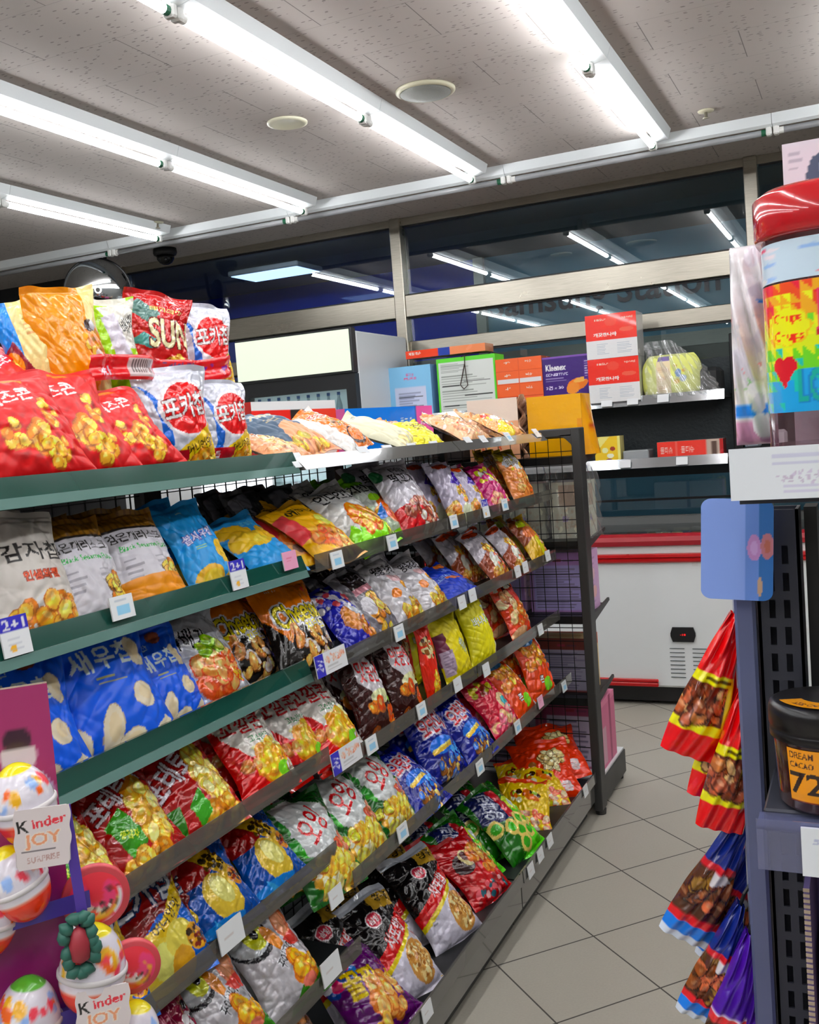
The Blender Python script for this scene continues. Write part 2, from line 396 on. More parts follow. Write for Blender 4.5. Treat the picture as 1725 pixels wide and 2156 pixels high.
lt = link_mesh('window_lettering', [(-1.80 + v[0] * 1.75, 7.585, 2.44 + v[1] * .26) for v in V], [list(map(int, t)) for t in T], mat('navy_film', '#141c3c', .3)); struct(lt); lt.name = 'trim_2'
t = thing('panel_light', 'flat rectangular ceiling panel light glowing behind the window glass', 'light', (-4.08, 6.72, ZC))
b = MB(); b.box(-.31, .31, -.19, .19, -.04, -.001, bev=.008); b.build('housing', M_WHITE, t)
b = MB(); b.box(-.29, .29, -.17, .17, -.044, -.040); b.build('diffuser', mat('panel_glow', '#ffffff', .5, emit=('#a9c4ff', 4.0)), t)

for i, x in enumerate((-3.6, -1.6, .4)):  # hidden fill tubes, added to brighten the lobby's film walls
    t = thing('lobby_fill_tube', f'added unseen fill tube above the outer lobby head, {("left", "middle", "right")[i]} one of three', 'tube light', (x, 5.975, 2.8485), 0, 'fill tubes hidden behind the window head')
    m = MB(); m.tube([(-.55, 0, -.0075), (.55, 0, -.0075)], .0045, 8); m.build('tube', mat('lobby_fill_glow', '#ffffff', .4, emit=('#dfe8ff', 45.0)), t)
    m = MB(); m.box(-.57, .57, -.012, .012, -.0025, -.0005); m.build('tray', M_WHITE, t)
# ------------------------------------------------------------------ tube lights
M_TUBE = mat('tube_glow', '#ffffff', .4, emit=('#fbfcff', TUBE_POWER)); M_OFF = mat('tube_off', '#9a9c9e', .25); M_TRAY = mat('tray_white', '#d5dadb', .4)
M_SOCK = mat('socket_green', '#0f5a3c', .5); M_SOCKW = mat('socket_white', '#dcdcd8', .5)
def make_tube(along, lit, L=1.23):
    r = bpy.data.objects.new('tube_light', None); COL.objects.link(r)
    R = Matrix.Rotation(-PI / 2, 4, 'Z') if along == 'x' else Matrix.Identity(4)
    tr = MB(); tr.prism([(-.004 if along == 'y' else -.03, -.001), (.085 if along == 'y' else .05, -.001), (.07 if along == 'y' else .035, -.045), (.016, -.055)], 1, -L / 2, L / 2)
    for k in range(len(tr.v)): tr.v[k] = tuple(R @ Vector(tr.v[k]))
    tr.build('tray', M_TRAY, r)
    tb = MB(); tb.tube([(0, -L / 2 + .045, -.072), (0, L / 2 - .045, -.072)], .0145, 12)
    for k in range(len(tb.v)): tb.v[k] = tuple(R @ Vector(tb.v[k]))
    tb.build('tube', M_TUBE if lit else M_OFF, r, True)
    for s_, mm in ((-1, M_SOCKW), (1, M_SOCK)):
        so = MB(); so.tube([(0, s_ * (L / 2 - .048), -.072), (0, s_ * (L / 2 - .028), -.072)], .0155, 12); so.cur = 1; so.box(-.02, .02, min(s_ * (L / 2 - .028), s_ * (L / 2 - .002)), max(s_ * (L / 2 - .028), s_ * (L / 2 - .002)), -.09, -.03, bev=.006)
        for k in range(len(so.v)): so.v[k] = tuple(R @ Vector(so.v[k]))
        so.build('socket', [mm, M_SOCKW], r)
    return r
ROWS = (-3.80, -2.80, -1.80, -.88, .12, 1.12)
RN = ('leftmost', 'second from the left', 'third from the left', 'fourth from the left', 'fifth from the left', 'sixth from the left')
proto = None
for ri, x in enumerate(ROWS):
    for k in range(7):
        if proto is None: proto = o = make_tube('y', True)
        else: o = dup(proto)
        o.location = (x, 4.365 - 1.232 * k, ZC)
        if k < 3: tag(o, f'lit tube light, {RN[ri]} ceiling row, {("nearest the window", "second from the window", "third from the window")[k]}', 'tube light', 'lit ceiling tube rows')
        else: tag(o, f'lit tube light, {RN[ri]} ceiling row, above or behind the viewer', 'tube light', 'lit ceiling tube rows')
px = None
for k in range(6):
    if px is None: px = o = make_tube('x', False, 1.3)
    else: o = dup(px)
    o.location = (-4.95 + 1.302 * k + .04, 5.09, ZC)
    tag(o, f'unlit tube light crossing the rows parallel to the window, {("leftmost", "second", "third", "fourth", "fifth", "rightmost")[k]} along it', 'tube light', 'unlit cross row of tubes')
# ceiling fittings
t = thing('ceiling_speaker', 'large round grey ceiling speaker grille with cream rim', 'speaker', (-1.535, 3.77, ZC))
b = MB(); b.lathe([(.118, -.001), (.118, -.008), (.105, -.016), (.10, -.013)], n=48); b.build('rim', mat('aged_plastic', '#b9b59c', .5), t, True)
b = MB(); b.lathe([(.10, -.012), (.10, -.016), (.05, -.021), (.002, -.022)], n=48); b.build('grille', mat('grille_grey', '#7f807a', .7, bump=(400, .6)), t, True)
t = thing('downlight', 'round recessed ceiling downlight with silver reflector, unlit', 'light', (-2.17, 3.77, ZC))
b = MB(); b.lathe([(.085, -.001), (.085, -.007), (.07, -.012), (.062, -.006)], n=40); b.build('ring', mat('aged_ring', '#cbc8b0', .45), t, True)
b = MB(); b.lathe([(.062, -.004), (.055, -.003), (.03, -.002), (.001, -.0015)], n=40); b.build('reflector', mat('dull_reflector', '#8d9296', .25, .8), t, True)
def sprinkler(name, label, loc):
    t = thing(name, label, 'sprinkler', loc); b = MB(); b.lathe([(.036, -.001), (.034, -.006), (.012, -.008), (.001, -.009)], n=24); b.build('plate', MATS['aged_plastic'], t, True)
    b = MB(); b.lathe([(.007, -.006), (.007, -.03), (.015, -.034), (.015, -.037), (.001, -.038)], n=16); b.build('head', M_STEEL, t, True)
sprinkler('ceiling_sprinkler', 'small ceiling sprinkler head right of the rightmost visible lit tube', (-.61, 4.80, ZC))
sprinkler('ceiling_sprinkler', 'small ceiling sprinkler head beside the end of the leftmost tube row', (-3.72, 4.86, ZC))
t = thing('security_camera', 'black dome security camera on the ceiling by the window', 'camera', (-4.17, 5.50, ZC))
b = MB(); b.lathe([(.075, -.001), (.078, -.03), (.07, -.045), (.062, -.047)], n=32); b.build('base', M_BLACK, t, True)
b = MB(); b.lathe([(.06, -.045), (.056, -.07), (.04, -.093), (.02, -.104), (.001, -.107)], n=32); b.build('dome', mat('dark_dome', '#0c0c0e', .08), t, True)
t = thing('convex_mirror', 'round convex security mirror in the far left corner behind the snack bundles', 'mirror', (-4.50, 5.20, 2.585))
Mx = Matrix.Rotation(math.radians(41), 4, 'Z') @ Matrix.Rotation(math.radians(96), 4, 'X')
b = MB(); b.lathe([(.205 * math.sin(a), .10 * (math.cos(a))) for a in [PI / 2 * (1 - i / 14) for i in range(15)]], n=48, M=Mx); b.build('mirror_dome', mat('mirror', '#d8dde0', .02, 1.0), t, True)
b = MB(); b.lathe([(.212, -.012), (.214, .0), (.208, .012), (.2, .006)], n=48, M=Mx); b.build('rim', M_BLACK, t, True)
b = MB(); b.tube([(0, .02, 0), (0, .08, .1), (0, .1, .25)], .012, 8); b.build('arm', M_BLACK, t)

# ------------------------------------------------------------------ upright drinks fridge by the window
t = thing('drinks_fridge', 'tall glass door drinks fridge with white lit header, beside the wall shelf', 'fridge', (-2.97, 5.38, 0))
w2, d0, d1 = .385, -.37, .36
b = MB(); b.box(-w2, w2, d0 + .05, d1, .08, 2.11, bev=.01); b.build('cabinet', mat('fridge_white', '#cfd4d6', .35), t)
b = MB(); b.box(-w2, w2, d0 - .01, d0 + .05, 1.872, 2.128, bev=.006); b.build('header_frame', M_BLACK, t)
b = MB(); b.box(-w2 + .008, w2 - .012, d0 - .018, d0 - .011, 1.888, 2.116); b.build('lit_header', mat('header_glow', '#8a8e84', .4, emit=('#eaf4da', .84)), t)
b = MB(); b.box(-w2, w2, d0, d0 + .05, 1.79, 1.872); b.box(-w2, -w2 + .06, d0, d0 + .05, .15, 1.79); b.box(w2 - .06, w2, d0, d0 + .05, .15, 1.79); b.box(-w2, w2, d0, d0 + .05, .08, .18)
dr = b.build('door', M_BLACK, t)
b = MB(); b.box(-w2 + .06, w2 - .06, d0 + .004, d0 + .01, .18, 1.79); b.build('door_glass', M_GLASS, dr)
b = MB(); b.box(-w2 + .07, w2 - .07, d0 + .048, d0 + .05, .18, 1.79); b.build('interior', mat('fridge_glow', '#e8f0ef', .5, emit=('#e6f4f2', .35)), t)
for z in (1.575, 1.28, .98): b = MB(); b.box(-w2 + .07, w2 - .07, d0 + .012, d0 + .046, z, z + .008); b.build('shelf', M_WHITE, t)
M_PET = mat('clear_bottle', '#c8d6da', .12, spec=.7, alpha=.75)
bp = None
for i in range(9):
    if bp is None:
        b = MB(); b.lathe([(.001, 0), (.017, .001), (.018, .01), (.0165, .05), (.018, .055), (.018, .12), (.008, .165), (.008, .19)], n=14); bp = b.build('water_bottle', M_PET, None, True)
        b = MB(); b.lathe([(.0095, .178), (.0095, .195), (.001, .1955)], n=12); b.build('cap', mat('cap_blue', '#3d6db0', .4), bp)
        b = MB(); b.lathe([(.0185, .07), (.0185, .105), (.018, .106)], n=14); b.build('label', mat('label_blue', '#8fb4d8', .4), bp); o = bp
    else: o = dup(bp)
    o.location = (-2.97 - .27 + .066 * i, 5.38 + d0 + .028, 1.583)
    tag(o, f'clear water bottle on the upper fridge shelf, {("leftmost", "second", "third", "fourth", "fifth", "sixth", "seventh", "eighth", "ninth")[i]} from the left', 'bottle', 'water bottles in the drinks fridge')

# ------------------------------------------------------------------ chest freezer
t = thing('chest_freezer', 'long white chest freezer with red bumper rails below the wall shelf', 'freezer', (-1.2, 5.18, 0))
b = MB(); b.box(-1.2, .95, 0, .47, .10, .80, bev=.012); b.build('body', mat('freezer_white', '#eef2f3', .3), t)
b = MB(); b.box(-1.2, .95, -.004, .46, .800, .846, bev=.004); b.build('white_band', M_WHITE, t)
b = MB(); b.prism([(-.02, .846), (-.026, .87), (-.018, .892), (.01, .903), (.05, .903), (.05, .846)], 0, -1.21, .96); b.build('upper_bumper', mat('bumper_dark_red', '#ad2430', .3), t)
b = MB(); b.prism([(-.012, .757), (-.02, .765), (-.02, .776), (-.012, .779), (-.012, .782), (-.022, .786), (-.02, .80), (0, .803), (0, .757)], 0, -1.205, .955); b.build('lower_bumper', mat('bumper_red', '#c41418', .3), t)
b = MB(); b.box(-1.18, .16, -.016, .0, .105, .125, bev=.004); b.box(-1.18, .16, -.014, .0, .127, .145, bev=.004); b.build('base_rail', MATS['bumper_red'], t)
b = MB(); b.box(-1.15, .9, .03, .45, .02, .10); b.build('plinth', M_BLACK, t)
b = MB(); b.box(-1.16, .92, .05, .44, .905, .911); b.build('glass_lid', M_GLASS, t)
b = MB(); b.box(-1.2, .95, .44, .50, .80, .955, bev=.006); b.build('rear_ledge', mat('ledge_grey', '#6b6c6a', .5), t)
cp = MB(); cp.prism([(.235, .375), (.245, .345), (.35, .345), (.36, .375), (.36, .39), (.35, .42), (.245, .42), (.235, .39)], 1, -.012, 0); cp.build('control_panel', M_BLACK, t)
V, T = text_tris('-18'); link_mesh('display', [(.298 + v[0] * .028, -.0135, .383 + v[1] * .01) for v in V], [list(map(int, q)) for q in T], mat('red_digits', '#300000', .4, emit=('#ff2020', 1.5)), t)
b = MB()
for c0 in (.225, .34):
    for i in range(8): b.box(c0, c0 + .075, -.003, 0, .156 + .0215 * i, .159 + .0215 * i)
b.build('vent_slots', mat('slot_dark', '#3a4346', .6), t)
b = MB(); b.box(.36, .39, -.002, 0, .735, .755); b.build('model_plate', mat('plate', '#e8e8e8', .4), t)
R = random.Random(3); b = MB()
for i in range(70):
    x = -1.12 + R.random() * 2.0; y = .09 + R.random() * .30; b.col = lin(R.choice(['#8d7a54', '#4a5568', '#c9b98f', '#8a4a38', '#d8d3c6', '#36507a', '#6c5a3c']))
    M_ = Matrix.Translation((x, y, .875 + R.random() * .015)) @ Matrix.Rotation(R.random() * 3, 4, 'Z'); b.box(-.045, .045, -.02, .02, -.012, .012, M_, .006)
o = b.build('frozen_packs', print_mat('frozen_print', .4, bump=0), None, printed=True); o.location = (-1.2, 5.18, 0); tag(o, 'heap of frozen snack packs seen edge-on in the open chest freezer', 'frozen food'); o['kind'] = 'stuff'

# ------------------------------------------------------------------ black wall shelf above the freezer
SX0, SX1 = -2.56, -.66
t = thing('shelf_unit', 'black wall shelf unit with chrome edged shelves above the freezer', 'shelf unit', (0, 5.74, 0))
b = MB(); b.box(SX0, SX1, -.02, 0, 1.17, 1.80); b.build('back_panel', mat('speckled_black', '#202a2e', .55, bump=(60, .3)), t)
for x in (SX0 + .02, SX1 + .02): b = MB(); b.box(x - .025, x + .025, -.05, .01, 0, 1.92, bev=.004); b.build('upright', M_BLACK, t)
for z in (1.60, 1.265):
    b = MB(); b.box(SX0 + .03, SX1 - .01, -.30, -.02, z - .02, z); s_ = b.build('shelf', M_BLACK, t)
    b = MB(); b.prism([(-.325, z - .03), (-.30, z + .022), (-.296, z + .022), (-.318, z - .032)], 0, SX0 + .03, SX1 - .01); b.build('price_rail', mat('chrome_rail', '#b8bcc0', .12, .8), s_)
def wall_item(o, x, z, y=5.52, rz=0): o.location = (x, y, z); o.rotation_euler = (0, 0, rz); return o
Z1 = 1.60
c = Cv(128, 128, '#8fc0ea', .28 / .31); c.rect(.12, 0, .86, .6, '#c9cfe6'); c.lines(.2, .78, .08, .5, 9, '#5a5f75'); c.rect(.2, .40, .78, .415, '#20242c'); c.rect(.2, .22, .78, .235, '#20242c'); c.text('유기농', .5, .83, .2, .05, '#d7486e'); c.text('PURE', .5, .76, .3, .04, '#d7486e')
tag(wall_item(print_box('blue_gift_box', .27, .14, .31, c, '#79b0dd', '#a8d0f0'), -2.45, Z1), 'pale blue gift box with a white leaflet, on the wall shelf beside the fridge', 'box')
c = Cv(160, 128, '#5fba3c', .40 / .32); c.rect(.03, .04, .97, .93, '#d2d6d2'); c.lines(.07, .6, .74, .9, 6, '#8a8f8a'); c.lines(.07, .93, .1, .7, 14, '#7a807a', .25); 
for q in ((.08, .38, .5), (.45, .9, .56), (.1, .35, .15), (.45, .93, .32)): c.rect(q[0], q[2], q[1], q[2] + .022, '#1b1e1b')
s2 = Cv(48, 96, '#6cc83c', .5); s2.rect(.2, .45, .8, .8, '#7a7f7a'); s2.ell(.5, .2, .3, .12, '#e8d25a'); s2.ell(.3, .3, .15, .06, '#c9a03a'); s2.text('유기농', .5, .4, .6, .06, '#e8ffe0')
o = wall_item(print_box('green_gift_box', .36, .16, .33, c, s2, '#7ac64a', res=(110, 90)), -2.09, Z1)
tag(o, 'green gift box with white ingredient panel and a dark carrying cord', 'box'); b = MB()
b.tube([(.0, -.085, .335), (.0, -.09, .29), (-.02, -.09, .22), (-.035, -.09, .17), (-.015, -.09, .145), (.01, -.09, .165), (.004, -.09, .22), (.0, -.09, .29)], .003, 6); b.tube([(-.02, -.085, .33), (.03, -.02, .35), (.12, .03, .348), (.17, .05, .33)], .003, 6)
b.build('carrying_cord', mat('cord_brown', '#3d2a22', .7), o)
def tissue(name, lab, x, z, w_, h_, d_, cs, sid, y=5.52, cat='tissue pack'):
    o = print_box(name, w_, d_, h_, cs, sid, sid, print_mat('film_print', .25, coat=.4, bump=.25, scale=18), res=(96, 96)); wall_item(o, x, z, y); return tag(o, lab, cat)
def orange_pack():
    c = Cv(128, 128, '#e2683c', .85)
    for k in range(4):
        c.rect(0, .25 * k, 1, .25 * k + .012, '#b54a26')
        if k % 2 == 0: c.rect(.03, .25 * k + .02, .97, .25 * k + .1, '#d8d6d6')
        for q in (.25, .72): c.text('티슈', q, .25 * k + .17, .14, .05, '#f4d9cc')
    c.rect(.49, 0, .51, 1, '#c25a34'); return c
tissue('orange_tissue_block', 'orange and white shrink wrapped block of tissue boxes beside the green box', -1.77, Z1, .27, .29, .18, orange_pack(), '#c9552c')
def purple_pack():
    c = Cv(128, 128, '#3a1c66', .27 / .27); c.text('Kleenex', .28, .78, .42, .13, '#e8e4ee'); c.text('SENSITIVE', .3, .64, .46, .05, '#cfc6e0'); c.lines(.06, .5, .5, .58, 2, '#a99cc4'); c.text('3겹 x 30', .24, .38, .36, .07, '#d8c8e8')
    c.ell(.72, .42, .22, .12, '#d9792c', .25); c.ell(.62, .34, .14, .11, '#e08a3a', .3); c.ell(.78, .5, .14, .05, '#f0a658', .2); c.rect(.86, .5, .98, .9, '#4a2b78'); c.lines(.88, .96, .55, .88, 7, '#d0c8e0'); c.rect(0, .96, 1, 1, '#7a55a0'); return c
tissue('purple_tissue_pack', 'dark purple tissue pack with an orange picture, right of the orange block', -1.50, Z1, .27, .275, .16, purple_pack(), '#301656')
def red_pack():
    c = Cv(128, 110, '#d43220', .27 / .235); c.rect(0, 0, 1, .42, '#dcdcdc'); c.lines(.2, .45, .05, .34, 8, '#9aa4b0'); c.lines(.6, .93, .05, .34, 8, '#9aa4b0'); c.text('깨끗한나라', .38, .54, .45, .09, '#f6e6e0'); c.text('TISSUE', .3, .88, .26, .05, '#f0c8b8'); c.text('250매', .82, .88, .22, .05, '#f0c8b8'); c.ell(.5, .82, .12, .1, '#dc4a38'); c.ell(.8, .62, .14, .05, '#e0604c'); return c
for k in range(2):
    tissue('red_tissue_pack', ('red and white tissue pack at the bottom of the two-pack stack on the wall shelf', 'red and white tissue pack on top of the two-pack stack on the wall shelf')[k], -1.235, Z1 + .236 * k, .275, .235, .17, red_pack(), '#c9c6c4', 5.50)
o = tissue('flat_tissue_pack', 'flat red and peach tissue pack lying across the tops of the gift boxes', -2.22, Z1 + .352, .5, .045, .14, Cv(96, 24, '#d84a2c', 8).rect(.42, 0, .56, 1, '#27408e').rect(.56, 0, 1, 1, '#dc8a62').text('미용티슈', .12, .6, .16, .4, '#f0d8cc'), '#dc8a62', 5.53)
# yellow zipped picnic bag in clear wrap
t = thing('yellow_pouch', 'pale yellow rounded zip pouch in crinkled clear wrap, right of the red packs', 'bag', (-.94, 5.50, Z1))
c = Cv(128, 96, '#d9dc8c', .32 / .22); c.rect(.26, 0, .5, .86, '#e4d3b4'); c.rect(.27, .84, .49, .95, '#7c6f9a'); c.lines(.28, .48, .1, .8, 16, '#c9a890', .3, .5)
c.ell(.63, .55, .05, .1, '#7f9ac0'); c.ell(.7, .42, .06, .08, '#a8b4c4'); c.ell(.6, .35, .05, .06, '#e0b860'); c.ell(.72, .6, .03, .04, '#e0b860'); c.ell(.58, .72, .03, .02, '#c8b060')
def pouch(sgn):
    def f(U, V):
        x = (U - .5) * 2; y = (V - .5) * 2; q = np.clip(1 - abs(x) ** 5 * .9 - abs(y) ** 6 * .9, 0, 1) ** .5
        sh = 1 - .22 * np.clip(y, 0, 1) ** 3; k = 1 - .04 * abs(x * y) ** 3
        return x * .155 * sh * k, sgn * .05 * q, (V * .225 + .002)
    return f
sheet('front', pouch(-1), c, 70, 56, print_mat('fabric_print', .7, bump=.2), t); sheet('back', pouch(1), Cv(16, 16, '#d9dc8c'), 20, 16, print_mat('fabric_print', .7), t)
def wrapf(U, V):
    R = 1 + .04 * np.sin(U * 31 + V * 9) * np.sin(V * 23)
    return (U - .5) * .40 * (1 - .25 * V) * R + .02 + .05 * (1 - V), -.07 + .04 * V + .008 * np.sin(U * 40 + V * 12), V * .30 * (1 - .55 * np.clip(U - .45, 0, 1) * 1.6) + .003
M_WRAP = clear_mat('clear_wrap', '#f2f4f4', .06, .12, .10); sheet('clear_wrap', wrapf, Cv(4, 4, '#ffffff'), 40, 24, M_WRAP, t)
def simple_box(name, lab, cat, x0, x1, y0, y1, z0, z1, col, bev=.004, rough=.5, grp=None):
    b = MB(); b.box((x0 - x1) / 2, (x1 - x0) / 2, (y0 - y1) / 2, (y1 - y0) / 2, 0, z1 - z0, bev=bev); o = b.build(name, mat('plain_' + col, col, rough)); o.location = ((x0 + x1) / 2, (y0 + y1) / 2, z0); return tag(o, lab, cat, grp)
simple_box('storage_case', 'black plastic case on the wall shelf against the right upright', 'case', -.80, -.69, 5.46, 5.64, Z1, Z1 + .14, '#1a1c1e', .02)
c = Cv(80, 90, '#d8b83a', .8); c.poly([(0, .9), (.25, 1), (.6, 1), (.1, .5)], '#e8d68a'); c.ell(.7, .55, .1, .08, '#8a3a2a'); c.ell(.4, .5, .12, .1, '#f0e4b0'); c.ell(.6, .3, .14, .08, '#f4ecd0'); c.ell(.55, .15, .12, .05, '#7a4a5a'); c.rect(.9, 0, 1, 1, '#e6d88a')
tag(wall_item(print_box('yellow_box', .14, .1, .15, c, '#e6d88a', '#d8c46a'), -1.30, 1.265, 5.50), 'yellow carton on the lower wall shelf, at its left visible end', 'box')
simple_box('empty_tray', 'grey low display tray on the lower wall shelf between the cartons', 'tray', -1.22, -1.08, 5.46, 5.6, 1.265, 1.33, '#9a9ea0', .005)
c = Cv(128, 40, '#d84a40', 3.6); c.rect(.74, 0, 1, 1, '#b7a79c'); c.rect(.82, .1, .9, .9, '#5a4a44'); c.text('물티슈', .14, .55, .18, .35, '#f0c0b8'); c.text('물티슈', .46, .55, .2, .35, '#f0c0b8'); c.rect(.28, 0, .3, 1, '#e88a80'); c.rect(.94, 0, 1, 1, '#a03030')
tag(wall_item(print_box('red_wrapped_pack', .34, .12, .10, c, '#a03030', '#e0c8c4', MATS['film_print']), -.86, 1.265, 5.50), 'long red shrink wrapped pack on the lower wall shelf', 'pack')
for i, (x, z) in enumerate(((-1.28, Z1), (-1.14, Z1), (-.98, Z1), (-1.20, 1.265), (-.9, 1.265))):
    b = MB(); b.box(-.03, .03, -.002, .002, -.022, .022, bev=.001); o = b.build('price_tag', mat('tag_white', '#e4e6e8', .4)); o.location = (x, 5.412, z - .003); o.rotation_euler = (math.radians(-22), 0, 0)
    tag(o, f'white price tag on the {"upper" if z > 1.5 else "lower"} wall shelf edge, {("leftmost", "middle one", "rightmost", "left one", "right one")[i]}', 'price tag', 'price tags on the wall shelf')

# ================================================================== THE SNACK GONDOLA
BAYS = ((.90, 1.85), (1.85, 2.75), (2.75, 3.64))
LV_A = ((1.455, -1.12), (1.232, -1.12), (1.005, -1.13), (.815, -1.10), (.605, -1.10), (.395, -1.06), (.15, -1.0))
LV_B = ((1.463, -1.12), (1.232, -1.10), (1.005, -1.10), (.775, -1.10), (.535, -1.07), (.15, -1.0))
M_SHELF = mat('shelf_black', '#1d1f20', .4, .3); M_WIRE = mat('wire_black', '#121314', .4, .5)
M_RAILG = mat('rail_green', '#10473c', .12, coat=.8); M_RAILG2 = mat('rail_green_film', '#6f9890', .05, .35, coat=1.0)
M_RAILC = clear_mat('rail_clear', '#c4c3bd', .07, .05, .20, '#8e8a82'); M_RAILD = mat('rail_smoke', '#5f5e5b', .14, coat=.8)
for bi, (y0, y1) in enumerate(BAYS):
    t = thing('gondola_unit', ('nearest gondola unit with green price rails holding crisps and popcorn bags', 'middle gondola unit with clear price rails, between the green-railed unit and the end unit', 'farthest gondola unit with clear price rails beside the end frame')[bi], 'display shelf', (0, y0, 0), 0, 'gondola units in the snack run')
    L = y1 - y0; lv = LV_A if bi == 0 else LV_B
    for k, (z, xf) in enumerate(lv):
        cl = not ((bi == 0 and k < 3) or k == 0 or k == len(lv) - 1); xe = xf - .022 if cl else xf
        b = MB(); b.box(-1.50, xe, .004, L - .004, z - .010, z)
        if cl: [b.box(xe, xf + .001, yy, yy + .012, z - .008, z - .002) for yy in (.05, L / 2, L - .06)]
        s_ = b.build('shelf', M_SHELF, t)
        r = MB(); last = k == len(lv) - 1
        if last:
            b = MB(); b.box(-1.50, xf - .03, .004, L - .004, .005, z - .03); b.build('kick_plate', M_DGREY, t)
        if bi == 0 and k < 3:
            h = .052
            r.prism([(xf, z - .010), (xf + .022, z - .016), (xf + .004, z + .030), (xf - .002, z + .030)], 1, .004, L - .004)
            rl = r.build('price_rail', M_RAILG, s_)
            r = MB(); r.prism([(xf + .0215, z - .0150), (xf + .0242, z - .0150), (xf + .0185, z + .000), (xf + .0155, z + .000)], 1, .01, L - .01); r.build('label_strip', M_RAILG2, rl)
        elif k == 0:
            r.prism([(xf, z - .02), (xf + .030, z - .018), (xf + .004, z + .012), (xf, z + .012)], 1, .004, L - .004); r.build('price_rail', M_RAILD, s_)
        else:
            r.prism([(xf, z - .006), (xf + .014, z - .008), (xf + .012, z + .030), (xf + .0105, z + .030), (xf + .0125, z - .005), (xf, z - .004)], 1, .004, L - .004)
            if last: r.box(xf - .002, xf + .004, .004, L - .004, z - .085, z + .02)
            r.build('price_rail', M_RAILC if not last else M_RAILD, s_)
    for y in (.0, L - .03):
        b = MB(); b.box(-1.53, -1.50, y, y + .03, .01, 1.46); b.build('upright', M_BLACK, t)
    b = MB()
    for i in range(1, int(L / .05)): b.box(-1.521, -1.518, .03 + i * .048 - .0012, .03 + i * .048 + .0012, .15, 1.45)
    for i in range(27): b.box(-1.518, -1.515, .03, L - .03, .16 + i * .05 - .0012, .16 + i * .05 + .0012)
    b.build('wire_back', M_WIRE, t)
    b = MB()
    for z in (1.46, 1.16, .88, .60, .3): b.box(-1.92, -1.53, .004, L - .004, z - .012, z)
    b.box(-1.92, -1.53, .004, L - .004, .01, .12); b.build('rear_shelves', M_SHELF, t)
# goods on the far side of the gondola, seen through the mesh
R = random.Random(11); pr_ = None
for i in range(34):
    if pr_ is None:
        b = MB(); b.box(-.12, .12, -.05, .05, 0, .2, bev=.012); pr_ = o = b.build('dark_carton', mat('dark_carton', '#2a2420', .5))
    else: o = dup(pr_)
    o.location = (-1.70, 1.0 + (i % 17) * .155, (1.16, .88)[i // 17]); o.scale = (1, 1, R.uniform(.6, 1))
    o.rotation_euler = (0, 0, 0)
    tag(o, 'dim brown carton on the rear side of the gondola, seen through gaps in the mesh', 'carton', 'cartons on the gondola rear side')
# ---- end frame facing the freezer
t = thing('end_rack', 'dark grey end rack with wire mesh back and angled shelf brackets', 'display shelf', (0, 3.69, 0))
for x in (-.99, -1.88):
    b = MB(); b.box(x - .017, x + .017, -.035, .035, .02, 1.485, bev=.003); b.lathe([(.02, 0), (.022, .02), (.012, .022)], c=(x, 0, 0), n=16); b.build('post', M_DGREY, t)
b = MB(); b.box(-1.14, -1.0, -.012, .012, 1.452, 1.485, bev=.004); b.prism([(-1.007, 1.40), (-1.007, 1.46), (-1.06, 1.46), (-1.035, 1.445), (-1.015, 1.425)], 1, -.012, .012); b.build('top_arm', M_DGREY, t)
b = MB()
for z in np.arange(.15, 1.47, .052): b.box(-1.865, -1.005, .006, .0095, z - .0015, z + .0015)
for x in np.arange(-1.86, -1.01, .05): b.box(x - .0011, x + .0011, .0095, .012, .14, 1.46)
b.build('mesh_back', M_WIRE, t)
for z in (1.378, 1.055, .765, .445):
    b = MB(); b.box(-1.865, -1.005, .03, .31, z - .014, z); b.box(-1.865, -1.005, .012, .03, z - .03, z); s_ = b.build('shelf', M_SHELF, t)
    for x in (-.993, -1.877): b = MB(); b.prism([(.03, z - .075), (.03, z - .004), (.33, z + .018), (.335, z + .006), (.10, z - .03)], 0, x - .004, x + .004); b.build('bracket', M_DGREY, s_)
b = MB(); b.box(-1.88, -.985, .03, .43, .02, .118, bev=.003); bs = b.build('base_box', M_DGREY, t)
b = MB(); b.box(-1.875, -.99, .03, .425, .118, .126); b.build('base_board', M_WHITE, bs)
b = MB(); b.lathe([(.018, 0), (.018, .02), (.01, .022)], c=(-1.01, .40, 0), n=14); b.build('foot', M_BLACK, bs)
# goods on the end rack
def item_box(name, lab, cat, cx, cy, z, sx, sy, sz, front, side, m=None, rz=0, grp=None):
    o = print_box(name, sx, sy, sz, front, side, None, m or MATS['carton_print']); o.location = (cx, cy, z); o.rotation_euler = (0, 0, rz); return tag(o, lab, cat, grp)
def leaf(bg, pan='#9a93b8', al=16, top='#b99ac8'):
    c = Cv(128, 128, bg); c.rect(.06, .03, .94, .78, pan); c.lines(.1, .9, .06, .74, al, '#4c4560', .35, .7); c.rect(.4, .84, .55, .88, '#8a3a4a'); c.lines(.58, .8, .84, .88, 1, '#4a3a5a'); return c
sd = Cv(40, 64, '#d0aed0', .5); sd.lines(.2, .7, .1, .9, 9, '#a27aa8', .4, .6); sd.ell(.4, .6, .2, .1, '#dcbcc8'); sd.ell(.5, .3, .22, .1, '#e0b4b8')
item_box('lilac_carton', 'lilac carton with a panel of small print, on the middle shelf of the end rack', 'carton', -1.125, 3.86, .766, .24, .15, .235, leaf('#b794c8', '#bfb6e2'), sd)
item_box('lilac_carton', 'second lilac carton farther along the same end rack shelf', 'carton', -1.39, 3.86, .766, .24, .15, .235, leaf('#b794c8', '#bfb6e2'), sd)
